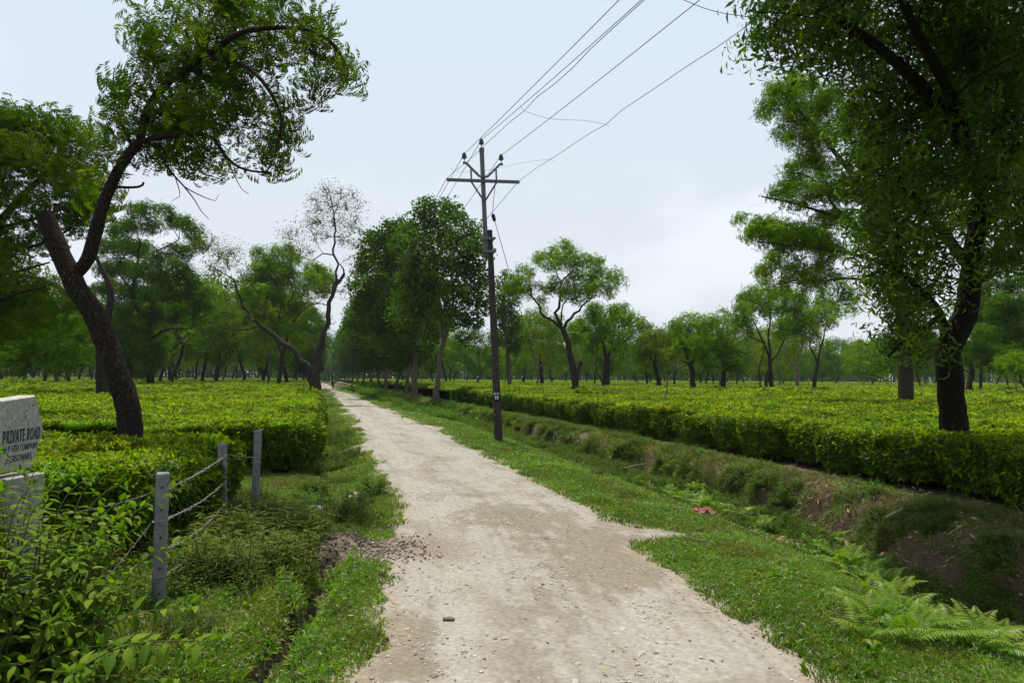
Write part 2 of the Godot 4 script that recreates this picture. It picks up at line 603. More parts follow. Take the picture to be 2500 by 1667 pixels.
func ground_col(d: float, t: float) -> Color:
	var grass := Color(0.085, 0.11, 0.03)
	var soil := Color(0.15, 0.112, 0.072)
	var dirt := Color(0.36, 0.30, 0.23)
	var dark := Color(0.10, 0.075, 0.05)
	var n := n2(d * 1.1, t * 1.1)
	var f := n2(d * 4.5 + 40.0, t * 4.5)
	var c := grass.lerp(soil, clampf(0.2 + 0.5 * f + 0.4 * n, 0.0, 0.7))
	var el := edge_l(d)
	var er := edge_r(d)
	var e := maxf(el - t, t - er)
	c = c.lerp(dirt, 1.0 - smoothstep(0.0, 0.22 + 0.15 * f, e))
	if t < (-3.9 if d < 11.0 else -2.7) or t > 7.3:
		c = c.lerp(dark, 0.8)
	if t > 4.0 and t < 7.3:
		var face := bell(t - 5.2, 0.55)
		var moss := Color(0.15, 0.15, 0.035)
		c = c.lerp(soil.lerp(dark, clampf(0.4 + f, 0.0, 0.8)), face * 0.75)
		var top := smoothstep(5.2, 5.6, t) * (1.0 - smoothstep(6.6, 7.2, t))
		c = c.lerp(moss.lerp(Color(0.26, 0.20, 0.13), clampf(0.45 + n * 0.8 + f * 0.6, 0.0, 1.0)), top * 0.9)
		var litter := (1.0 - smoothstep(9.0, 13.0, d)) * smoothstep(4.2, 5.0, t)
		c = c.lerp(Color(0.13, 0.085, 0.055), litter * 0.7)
	var q := bell(d - 7.2, 0.42) * bell(t + 1.9, 0.5)
	c = c.lerp(Color(0.21, 0.165, 0.125), clampf(q * 1.6, 0.0, 1.0))
	if d < 7.2: c = c.lerp(Color(0.10, 0.075, 0.055), bell(t + 1.97, 0.13))
	return c

func grid_mesh(ds: Array, ts: Array, hf: Callable, cf: Callable) -> ArrayMesh:
	var v := PackedVector3Array()
	var n := PackedVector3Array()
	var c := PackedColorArray()
	var ix := PackedInt32Array()
	var w := ts.size()
	for d in ds:
		var x := xc(d)
		for t in ts:
			v.append(Vector3(x + t, hf.call(d, t), -d))
			c.append(cf.call(d, t))
	n.resize(v.size())
	for i in ds.size():
		for j in w:
			var a := v[i * w + maxi(j - 1, 0)]
			var b := v[i * w + mini(j + 1, w - 1)]
			var e := v[maxi(i - 1, 0) * w + j]
			var f := v[mini(i + 1, ds.size() - 1) * w + j]
			n[i * w + j] = (b - a).cross(f - e).normalized()
	for i in ds.size() - 1:
		for j in w - 1:
			var k := i * w + j
			ix.append_array([k, k + w, k + 1, k + 1, k + w, k + w + 1])
	var a := []
	a.resize(Mesh.ARRAY_MAX)
	a[Mesh.ARRAY_VERTEX] = v
	a[Mesh.ARRAY_NORMAL] = n
	a[Mesh.ARRAY_COLOR] = c
	a[Mesh.ARRAY_INDEX] = ix
	var m := ArrayMesh.new()
	m.add_surface_from_arrays(Mesh.PRIMITIVE_TRIANGLES, a)
	return m

func build_ground():
	var ds := lines([[-60, -5, 6.0], [-5, 2.5, 0.4], [2.5, 13, 0.08], [13, 40, 0.15, 1.02], [40, 1500, 1.5, 1.12]])
	var ts := lines([[-1200, -200, 150.0], [-200, -20, 20.0], [-20, -4.4, 1.0], [-4.4, -1.2, 0.06], [-1.2, 1.2, 0.2], [1.2, 4.2, 0.09], [4.2, 6.4, 0.06], [6.4, 9, 0.15], [9, 30, 1.5], [30, 200, 15.0], [200, 1200, 150.0]])
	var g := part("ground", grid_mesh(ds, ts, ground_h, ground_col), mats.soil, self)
	tag(g, "", "", "", "structure")

func road_col(d: float, t: float) -> Color:
	var base := Color(0.298, 0.279, 0.246)
	var tan := Color(0.195, 0.165, 0.122)
	var n := n2(d * 0.45, t * 0.9)
	var f := n2(d * 2.2 + 9.0, t * 2.6)
	var g := m2(d * 7.0, t * 9.0)
	var c := base
	var u := smoothstep(0.16, 0.34, n + 0.4 * f + 0.35 * g)
	c = c.lerp(tan, 0.62 * u)
	var rut := n2(d * 0.22, t * 5.5 + 4.0) + 0.5 * n2(d * 0.5, t * 13.0)
	c = c.lerp(tan, 0.5 * smoothstep(0.2, 0.5, rut + 0.25 * g))
	var track := bell(t - 0.62 - 0.1 * n2(d * 0.2, 71.0), 0.24) + bell(t + 0.7 - 0.1 * n2(d * 0.2, 76.0), 0.24)
	c = c.lerp(Color(0.335, 0.312, 0.272), 0.6 * clampf(track, 0.0, 1.0) * clampf(0.8 + g, 0.0, 1.0))
	c = c.lerp(tan, 0.35 * bell(t, 0.3) * smoothstep(-0.1, 0.3, f + 0.4 * g))
	# damp hollows and churned soil seen in the road
	var wet := bell(d - 6.6, 0.75) * bell(t - 0.75, 0.5) + 0.8 * bell(d - 8.9, 1.1) * bell(t - 0.3, 0.8) + 0.9 * bell(d - 4.6, 0.8) * bell(t + 1.2, 0.35) + 0.5 * bell(d - 7.7, 0.5) * bell(t - 1.2, 0.7)
	c = c.lerp(tan, 0.85 * smoothstep(0.3, 0.5, wet * 1.1 + 0.3 * f + 0.35 * g + 0.2 * rut))
	var clod := bell(d - 7.25, 0.42) * bell(t + 1.35, 0.65)
	c = c.lerp(Color(0.22, 0.175, 0.135), clampf(clod * (1.1 + 1.2 * g), 0.0, 0.95))
	var e := minf(t - edge_l(d), edge_r(d) - t)
	c = c.lerp(Color(0.33, 0.26, 0.19), (1.0 - smoothstep(0.0, 0.3, e)) * clampf(0.5 + g, 0.0, 1.0))
	var grain := 1.0 + 0.16 * g + 0.1 * m2(d * 22.0, t * 22.0)
	return Color(c.r * grain, c.g * grain, c.b * grain)

func build_road():
	var ds := lines([[-8, 2.5, 0.5], [2.5, 12, 0.045], [12, 40, 0.08, 1.02], [40, 320, 1.2, 1.06]])
	var v := PackedVector3Array()
	var n := PackedVector3Array()
	var c := PackedColorArray()
	var ix := PackedInt32Array()
	var w := 66
	for d in ds:
		var x := xc(d)
		var el := edge_l(d)
		var er := edge_r(d)
		for j in w:
			var t := lerpf(el, er, j / (w - 1.0))
			v.append(Vector3(x + t, road_h(d, t), -d))
			c.append(road_col(d, t))
	n.resize(v.size())
	for i in ds.size():
		for j in w:
			var a := v[i * w + maxi(j - 1, 0)]
			var b := v[i * w + mini(j + 1, w - 1)]
			var e := v[maxi(i - 1, 0) * w + j]
			var f := v[mini(i + 1, ds.size() - 1) * w + j]
			n[i * w + j] = (b - a).cross(f - e).normalized()
	for i in ds.size() - 1:
		for j in w - 1:
			var k := i * w + j
			ix.append_array([k, k + w, k + 1, k + 1, k + w, k + w + 1])
	var a := []
	a.resize(Mesh.ARRAY_MAX)
	a[Mesh.ARRAY_VERTEX] = v
	a[Mesh.ARRAY_NORMAL] = n
	a[Mesh.ARRAY_COLOR] = c
	a[Mesh.ARRAY_INDEX] = ix
	var m := ArrayMesh.new()
	m.add_surface_from_arrays(Mesh.PRIMITIVE_TRIANGLES, a)
	tag(part("road", m, mats.road, self), "", "", "", "structure")

# ---------------------------------------------------------------- tea
const LEFT_T := -2.85
const RIGHT_T := 7.25

func tea_in(d: float, t: float) -> bool:
	if t < LEFT_T: return d > 6.5 and not (d > 10.2 and d < 12.6) and not (d > 30.0 and d < 31.3 and t > -10.0)
	if t > RIGHT_T: return not (d > 50.5 and d < 53.0)
	return false

func tea_h(d: float, t: float) -> float:
	var h := 0.86 + 0.06 * n2(d * 0.35, t * 0.3) + 0.035 * n2(d * 1.3, t * 1.1)
	# the slits between rows, which run across the view and close up here and there
	var row := d * 0.87 + 0.35 * n2(t * 0.08, 60.0) + 0.03 * t
	var s := absf(row - roundf(row))
	var open := clampf(n2(roundf(row) * 3.1, t * 0.16) * 1.5 + 0.15, 0.0, 1.0)
	h -= 0.34 * open * (1.0 - smoothstep(0.03, 0.16, s)) + 0.10 * pow(1.0 - 2.0 * s, 5.0)
	h += 0.05 * n2(roundf(row + 0.5) * 7.7, t * 0.05)
	if t < 0.0: h -= 0.5 * bell(d - 15.6, 0.14) * smoothstep(-14.0, -5.0, t)
	if t > 0.0: h -= 0.45 * bell(d - 19.5 - 0.1 * (t - 9.0), 0.26) * clampf(0.4 + 1.5 * n2(t * 0.2, 9.0), 0.0, 1.0)
	if t > 0.0: h -= 0.5 * bell(d - 15.0 - 0.12 * (t - 9.0), 0.26) * clampf(0.7 + n2(t * 0.3, 2.0), 0.0, 1.0)
	return h

# shoots carry pale young leaves, older twigs dark leathery ones
func young_or_old(ts: Array, young: float) -> PackedColorArray:
	return ts[rng.randi() % 9] if rng.randf() < young else ts[9 + rng.randi() % 6]

func tea_tile(sd: int, top: bool) -> ArrayMesh:
	rng.seed = sd
	var b := Baker.new()
	var ts: Array = tints["teatop"]
	for i in 190:
		var a := r(0, TAU)
		var q := 0.32 * sqrt(rng.randf())
		var y := r(-0.045, 0.02)
		var up := (Vector3.UP * 1.2 + rdir() * 0.8).normalized()
		var xf := Transform3D(basis_y(up, r(0, TAU)).scaled(Vector3.ONE * r(0.6, 1.0)), Vector3(cos(a) * q, y, sin(a) * q))
		b.add(sprigs["tea%d" % (i % 3)], xf, young_or_old(ts, 0.75))
	return b.mesh()

func tea_bush_mesh(sd: int) -> ArrayMesh:
	rng.seed = sd
	var b := Baker.new()
	# rounded box, flat on top
	var hx := 0.60
	var hz := 0.62
	var core := PackedVector3Array()
	var rings := [[0.16, 0.62], [0.3, 0.80], [0.5, 0.88], [0.62, 0.86], [0.74, 0.72], [0.8, 0.0]]
	var sides := 18
	for i in rings.size() - 1:
		for j in sides:
			var q := []
			for e in [[i, j], [i, j + 1], [i + 1, j + 1], [i + 1, j]]:
				var a: float = TAU * e[1] / sides
				var k: float = rings[e[0]][1] / pow(pow(absf(cos(a)), 3.4) + pow(absf(sin(a)), 3.4), 0.294)
				q.append(Vector3(cos(a) * hx * k, rings[e[0]][0], sin(a) * hz * k))
			core.append_array([q[0], q[2], q[1], q[0], q[3], q[2]])
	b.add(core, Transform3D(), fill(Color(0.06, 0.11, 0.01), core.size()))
	var ts: Array = tints["teatop"]
	for i in 1250:
		var x := r(-hx, hx)
		var z := r(-hz, hz)
		var e := pow(pow(absf(x) / hx, 3.4) + pow(absf(z) / hz, 3.4), 0.294)
		if e > 1.04: continue
		var y := 0.87 - 0.15 * smoothstep(0.55, 1.05, e) + 0.025 * n2(x * 4.0 + sd, z * 4.0) + r(-0.05, 0.015)
		var up := (Vector3(x / hx * e * 0.5, 1.1, z / hz * e * 0.5) + rdir() * 0.7).normalized()
		b.add(sprigs["tea%d" % (i % 3)], Transform3D(basis_y(up, r(0, TAU)).scaled(Vector3.ONE * r(0.65, 1.05)), Vector3(x, y, z)), young_or_old(ts, 0.75))
	for i in 1900:
		var a := r(0, TAU)
		var k := 0.95 / pow(pow(absf(cos(a)), 3.4) + pow(absf(sin(a)), 3.4), 0.294)
		var y := 0.14 + 0.68 * pow(rng.randf(), 0.75)
		k *= 0.78 + 0.22 * smoothstep(0.1, 0.5, y) + 0.05 * n2(a * 2.0 + sd, y * 4.0)
		var p := Vector3(cos(a) * hx * k, y, sin(a) * hz * k)
		var up := (Vector3(cos(a), 0.35, sin(a)) + rdir() * 0.8).normalized()
		b.add(sprigs["tea%d" % (i % 3)], Transform3D(basis_y(up, r(0, TAU)).scaled(Vector3.ONE * r(0.8, 1.3)), p), young_or_old(ts, 0.2))
	return b.mesh()

func stem_mesh(sd: int) -> ArrayMesh:
	rng.seed = sd
	var s := Solid.new()
	for i in 5:
		var a := i * 1.3
		s.tube([Vector3(r(-0.06, 0.06), -0.05, r(-0.06, 0.06)), Vector3(cos(a) * 0.16, 0.2, sin(a) * 0.16), Vector3(cos(a) * 0.36, 0.5, sin(a) * 0.36)], [0.028, 0.02, 0.012], 6, Color(0.16, 0.13, 0.1))
	return s.mesh()

func bush_label(d: float) -> String:
	if d < 12.5: return "dark tea bush in the shade below the glossy tree"
	if d < 17.5: return "clipped tea bush above the fern-grown stretch of the bank"
	if d < 25.0: return "clipped tea bush above the bank behind the stay wire"
	return "clipped tea bush of the front row past the power pole"

func build_tea():
	var bushes := []
	var fol := []
	var stems := []
	for k in 4:
		fol.append(tea_bush_mesh(100 + k))
		stems.append(stem_mesh(200 + k))
	rng.seed = 42
	var spots := []
	var gb := "tea bushes of the front row along the earth bank"
	var d := 3.4
	while d < 50.3:
		spots.append([d, RIGHT_T + 0.66 + r(-0.2, 0.16), bush_label(d), gb, slope(d)])
		d += 1.2
	var x := -10.75
	while x < -4.0:
		spots.append([7.1 + 0.05 * n2(x, 1.0), x - xc(7.1), "clipped tea bush of the block just behind the wire fence", "tea bushes behind the wire fence", 0.0])
		x += 1.12
	for q in [8.2, 9.3]:
		spots.append([q, -4.12, "clipped tea bush of the block just behind the wire fence", "tea bushes behind the wire fence", slope(q)])
	x = -10.1
	while x < -4.0:
		spots.append([13.2 + 0.05 * n2(x, 1.0), x - xc(13.2) + 0.05, "clipped tea bush facing the grassy gap past the fence posts", "tea bushes facing the grassy gap", 0.0])
		x += 1.13
	d = 14.3
	while d < 43.5:
		if d < 29.3 or d > 31.6:
			spots.append([d, LEFT_T - 0.3 + 0.1 * n2(d * 0.8, 14.0), "clipped tea bush edging the grass verge near the forked tree", "tea bushes edging the verge", slope(d)])
		d += 1.13
	x = -18.0
	while x < -9.6:
		spots.append([32.0, x - xc(32.0), "clipped tea bush beside the narrow cross path in the tea", "tea bushes beside the cross path", 0.0])
		x += 1.15
	for s in spots:
		var p := at(s[0], s[1], -0.02)
		var k := rng.randi() % 4
		var o: Node3D = thing("tea_bush", s[2], "bush", p, -atan(s[4]) + (PI if rng.randf() < 0.5 else 0.0) + r(-0.25, 0.25), s[3])
		o.scale = Vector3(r(0.9, 1.08), r(0.88, 1.07), r(0.9, 1.08))
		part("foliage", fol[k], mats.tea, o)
		if s[0] < 30.0: part("stems", stems[k], mats.bark, o)
	# the fields behind the rows: a clipped mass of leaves
	var tiles := []
	for k in 3: tiles.append(tea_tile(300 + k, true))
	for side in [-1, 1]:
		var f := Node3D.new()
		f.name = numbered("tea_field")
		add_child(f)
		tag(f, "level tea plantation on the same side as the painted sign" if side < 0 else "level tea plantation behind the earth bank", "tea field", "", "stuff")
		var ds := lines([[3.0 if side > 0 else 6.6, 20, 0.12], [20, 60, 0.2, 1.02], [60, 270, 1.0, 1.05]])
		var ts := lines([[-230, -60, 10.0], [-60, -14, 1.5], [-14, LEFT_T - 0.5, 0.3]]) if side < 0 else lines([[RIGHT_T + 0.5, 16, 0.3], [16, 60, 1.5], [60, 260, 10.0]])
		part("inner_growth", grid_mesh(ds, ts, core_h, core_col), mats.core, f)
		var xs := [[], [], []]
		var cs := [[], [], []]
		var area := [[6.5, 20.0, 8.5, 0.95], [20.0, 35.0, 5.0, 1.25], [35.0, 60.0, 2.6, 1.75], [60.0, 120.0, 1.1, 2.7], [120.0, 255.0, 0.4, 4.2]]
		for z in area:
			var dd: float = z[0]
			var st := sqrt(1.0 / z[2])
			while dd < z[1]:
				var lo := -0.80 * dd - 2.5
				var hi := 0.82 * dd + 2.5
				var xx := lo
				while xx < hi:
					var pd := dd + r(-0.5, 0.5) * st
					var px := xx + r(-0.5, 0.5) * st
					xx += st
					var t := px - xc(pd)
					if (side < 0) != (t < 0.0): continue
					if side < 0 and t > (-4.0 if pd < 11.0 else LEFT_T - 0.25): continue
					if side > 0 and t < RIGHT_T + 0.4: continue
					if not tea_in(pd, t): continue
					var h := tea_h(pd, t)
					if h < 0.66 and z[0] < 40.0: continue
					var g := Vector3((tea_h(pd, t - 0.15) - tea_h(pd, t + 0.15)) * 1.5, 1.0, -(tea_h(pd - 0.15, t) - tea_h(pd + 0.15, t)) * 1.5)
					if z[0] > 40.0: g = Vector3.UP
					var sc: float = z[3] * r(0.85, 1.2)
					var k := rng.randi() % 3
					xs[k].append(Transform3D(basis_y(g, r(0, TAU)).scaled(Vector3(sc, minf(sc, 2.2), sc)), Vector3(px, h - 0.03, -pd)))
					var w := 1.0 + 0.3 * n2(px * 0.12, pd * 0.2) + 0.45 * n2(px * 0.3, pd * 1.2) + r(-0.18, 0.18)
					var ye := 1.0 + 0.35 * n2(px * 0.25 + 50.0, pd * 0.4)
					cs[k].append(Color(w * ye, w, w * 0.9))
				dd += st
		for k in 3: scatter("leaves", tiles[k], mats.tea, xs[k], cs[k], f)

func core_h(d: float, t: float) -> float:
	if not tea_in(d, t) or (d < 11.5 and t < 0.0 and t > -4.35): return ground_h(d, t) - 0.3
	var gap := 1.0
	for e in [6.5, 10.2, 12.6]:
		if t < 0.0: gap = minf(gap, smoothstep(0.1, 0.5, absf(d - e)))
	return (tea_h(d, t) - 0.1) * gap

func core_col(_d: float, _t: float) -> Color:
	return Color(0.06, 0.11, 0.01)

# ---------------------------------------------------------------- trees
func clump(b: Baker, kind: String, set: Array, c: Vector3, rad: float, n: int, size: float, flat := 0.75):
	for i in n:
		var u := rdir(0.15)
		var q := rad * pow(rng.randf(), 0.45) * 0.85
		var p := c + Vector3(u.x, u.y * flat, u.z) * q
		var up := (u + Vector3(0, 0.25, 0) + rdir() * 0.5).normalized()
		if kind == "strip": up = (u * 0.7 + Vector3(0, -0.4, 0) + rdir() * 0.4).normalized()
		b.add(sprigs["%s%d" % [kind, i % 3]], Transform3D(basis_y(up, r(0, TAU)).scaled(Vector3.ONE * size * r(0.55, 1.3)), p), set[rng.randi() % set.size()])

func twigs_from(s: Solid, a: Vector3, b: Vector3, r0: float, col: Color):
	var l := a.distance_to(b)
	var m1 := a.lerp(b, 0.35) + rdir() * l * 0.1 + Vector3(0, 0.06 * l, 0)
	var m2_ := a.lerp(b, 0.7) + rdir() * l * 0.1 + Vector3(0, 0.05 * l, 0)
	s.tube([a, m1, m2_, b], [r0, r0 * 0.75, r0 * 0.5, r0 * 0.25], 5, col, 0.0, null, false)

func build_heroes():
	var wood := {"strip": Color(0.06, 0.047, 0.038), "plight": Color(0.11, 0.085, 0.065), "pdark": Color(0.09, 0.07, 0.055), "lance": Color(0.04, 0.032, 0.026), "broad": Color(0.14, 0.115, 0.092), "yellow": Color(0.11, 0.09, 0.07), "pyellow": Color(0.1, 0.08, 0.06)}
	for h in hero_data():
		rng.seed = 1000 + int(absf(h.at[0]) * 100.0)
		var pos := Vector3(h.at[0], h.at[1], h.at[2])
		var dist := -pos.z
		var o := thing(h.n, h.l, "tree", pos, 0.0, h.g)
		var col: Color = wood[h.ti]
		var mat: Material = mats.palebark if h.k == "broad" else mats.bark
		if h.n == "pale_forked_tree" or h.n == "sapling": col = Color(0.34, 0.29, 0.22)
		var pts := []
		var rad := []
		var first := true
		var trunk := []
		for l in h.L:
			var p := []
			for i in range(2, l.size(), 3): p.append(Vector3(l[i], l[i + 1], l[i + 2]))
			var near := dist < 15.0
			var sp := spline(p, clampf(dist * 0.008, 0.06, 0.5))
			if dist > 40.0:
				for i in range(2, sp.size() - 1): sp[i] += Vector3(n2(i * 0.9, l[0] * 300.0 + l[2]), 0.5 * n2(i * 0.9, 50.0 + l[2]), n2(i * 0.9, 90.0)) * (0.3 if h.k == "twig" else 0.14)
			var slim := 0.72 if dist > 40.0 else 1.0
			var rd := taper(sp.size(), l[0] * slim, l[1] * slim)
			if first:
				for i in sp.size():
					rd[i] *= 1.0 + 0.5 * maxf(0.0, 1.0 - maxf(sp[i].y, 0.0) / (0.5 + l[0]))
			var s := Solid.new()
			s.tube(sp, rd, (22 if near and l[0] > 0.1 else 12 if l[0] > 0.06 else 7), col, 0.14 if near else 0.06, na)
			part("trunk" if first else "limb", s.mesh(), mat, o)
			for i in sp.size():
				if not first or sp[i].y > 2.0:
					pts.append(sp[i])
					rad.append(rd[i])
			if first: trunk = sp
			first = false
		var size: float = {"strip": 0.44, "pinnate": 0.56, "lance": 0.34, "broad": 0.9, "twig": 0.85}[h.k]
		if h.k == "pinnate": size *= clampf(dist / 50.0, 0.72, 1.25)
		if h.k == "strip" and dist > 12.0: size = 0.55
		var set: Array = tints["pyellow" if h.ti == "yellow" and h.k == "pinnate" else h.ti]
		var b := Baker.new()
		var tw := Solid.new()
		for i in range(0, h.C.size(), 4):
			var c := Vector3(h.C[i], h.C[i + 1], h.C[i + 2])
			var cr: float = h.C[i + 3]
			var best := 0
			var bd := 1e9
			for k in pts.size():
				var e: float = pts[k].distance_to(c) + maxf(0.0, pts[k].y - c.y) * 0.6
				if e < bd:
					bd = e
					best = k
			var br := clampf(bd * 0.014, 0.01, minf(rad[best] * 0.8, 0.045))
			twigs_from(tw, pts[best], c, br, col)
			pts.append(pts[best].lerp(c, 0.6))
			rad.append(br * 0.6)
			if h.bare > 0:
				for k in 9:
					var e := c + rdir(0.25) * cr * r(0.6, 1.05)
					var w := clampf(cr * 0.03, 0.006, 0.026)
					twigs_from(tw, c.lerp(pts[best], r(0.0, 0.35)), e, w, col)
					for k3 in 3: twigs_from(tw, c.lerp(e, r(0.3, 0.8)), e + rdir(0.2) * cr * r(0.3, 0.6), w * 0.55, col)
			for k in (0 if h.bare > 0 else 5):
				var e := c + rdir(0.2) * cr * r(0.7, 1.1)
				twigs_from(tw, c.lerp(pts[best], r(0.0, 0.3)), e, clampf(cr * 0.02, 0.004, 0.03) * (1.3 if h.bare else 1.0), col)
			var n := int(ceil((2.5 if h.k == "pinnate" else 1.3) * h.dn * 4.0 * cr * cr * (0.6 if h.bare == 1 else 1.0)))
			if h.bare == 2: n = 2
			clump(b, h.k, set, c, cr, n, size, 0.82)
		tag(part("twigs", tw.mesh(), mat, o), "", "", "", "stuff")
		if h.n == "leaning_shade_tree":
			# strap-leaved epiphytes rooted in the bark of the upper trunk
			var ep := Baker.new()
			for k in 240:
				var u: Vector3 = trunk[int(r(trunk.size() * 0.42, trunk.size()))]
				var dr := Vector3(r(-1, 1), r(-0.4, 0.6), r(-0.2, 1.0)).normalized()
				var s := PackedVector3Array()
				leaf(s, u + dr * 0.15, dr + Vector3(0, -0.5, 0), Vector3.UP + dr, r(0.05, 0.12), 0.013, 0.5, true)
				ep.add(s, Transform3D(), fill([Color(0.06, 0.065, 0.028), Color(0.11, 0.10, 0.055), Color(0.045, 0.055, 0.02)][k % 3], s.size()))
			tag(part("epiphytes", ep.mesh(), mats.leaf, o), "", "", "", "stuff")
		part("crown", b.mesh(), mats.gloss if h.k == "lance" else mats.leaf if h.k == "broad" else mats.feather, o)

func make_tree(called: String, sd: int, kind: String, ti: String, ht: float, crown: float, low: float, rad: float, nclump: int, dens: int, size: float, col: Color, forks: int) -> Node3D:
	rng.seed = sd
	var o := Node3D.new()
	o.name = called
	var s := Solid.new()
	var lean := Vector3(r(-0.12, 0.12), 0, r(-0.12, 0.12))
	var fk := ht * low
	var top := Vector3(lean.x * fk * 2.0, fk, lean.z * fk * 2.0)
	var tr := spline([Vector3(0, -0.2, 0), Vector3(r(-0.1, 0.1), fk * 0.3, r(-0.1, 0.1)), top * 0.7 + Vector3(r(-0.2, 0.2), 0, r(-0.2, 0.2)), top], 0.5)
	rad *= 0.72
	var rd := taper(tr.size(), rad, rad * 0.7)
	rd[0] *= 1.3
	s.tube(tr, rd, 9, col, 0.06, na)
	var pts := []
	for i in forks:
		var a := TAU * i / forks + r(-0.5, 0.5)
		var q := crown * r(0.45, 0.8)
		var e := Vector3(top.x + cos(a) * q, lerpf(fk, ht, r(0.45, 0.85)), top.z + sin(a) * q)
		var m := top.lerp(e, 0.5) + Vector3(cos(a), -0.3, sin(a)) * crown * 0.12 + rdir() * 0.3
		var sp := spline([top - Vector3(0, 0.3, 0), m, e], 0.6)
		s.tube(sp, taper(sp.size(), rad * 0.5, rad * 0.12), 6, col)
		pts.append_array(sp)
	part("trunk", s.mesh(), mats.palebark if kind == "broad" else mats.bark, o)
	var b := Baker.new()
	var tw := Solid.new()
	var set: Array = tints[ti]
	for i in nclump:
		var a := i * 2.39996 + r(-0.3, 0.3)
		var f := (i + 0.5) / nclump
		var y := lerpf(low * 0.85, 0.95, pow(f, 0.8) if kind != "broad" else f)
		var w := sin(PI * clampf((y - low * 0.7) / (1.02 - low * 0.7), 0.08, 0.96))
		if kind != "broad": w = pow(w, 0.6)
		var q := crown * w * sqrt(r(0.25, 1.0))
		var c := Vector3(top.x + cos(a) * q, y * ht, top.z + sin(a) * q)
		var cr := crown * r(0.22, 0.34)
		var best := 0
		var bd := 1e9
		for k in pts.size():
			var e: float = pts[k].distance_to(c)
			if e < bd:
				bd = e
				best = k
		twigs_from(tw, pts[best], c, clampf(bd * 0.02, 0.015, 0.08), col)
		clump(b, kind, set, c, cr, dens + (7 if kind == "pinnate" else 0), size * (0.8 if kind == "pinnate" else 1.0), 0.72 if kind == "pinnate" else 0.85)
	tag(part("branches", tw.mesh(), mats.bark, o), "", "", "", "stuff")
	part("crown", b.mesh(), mats.leaf if kind == "broad" else mats.feather, o)
	return o

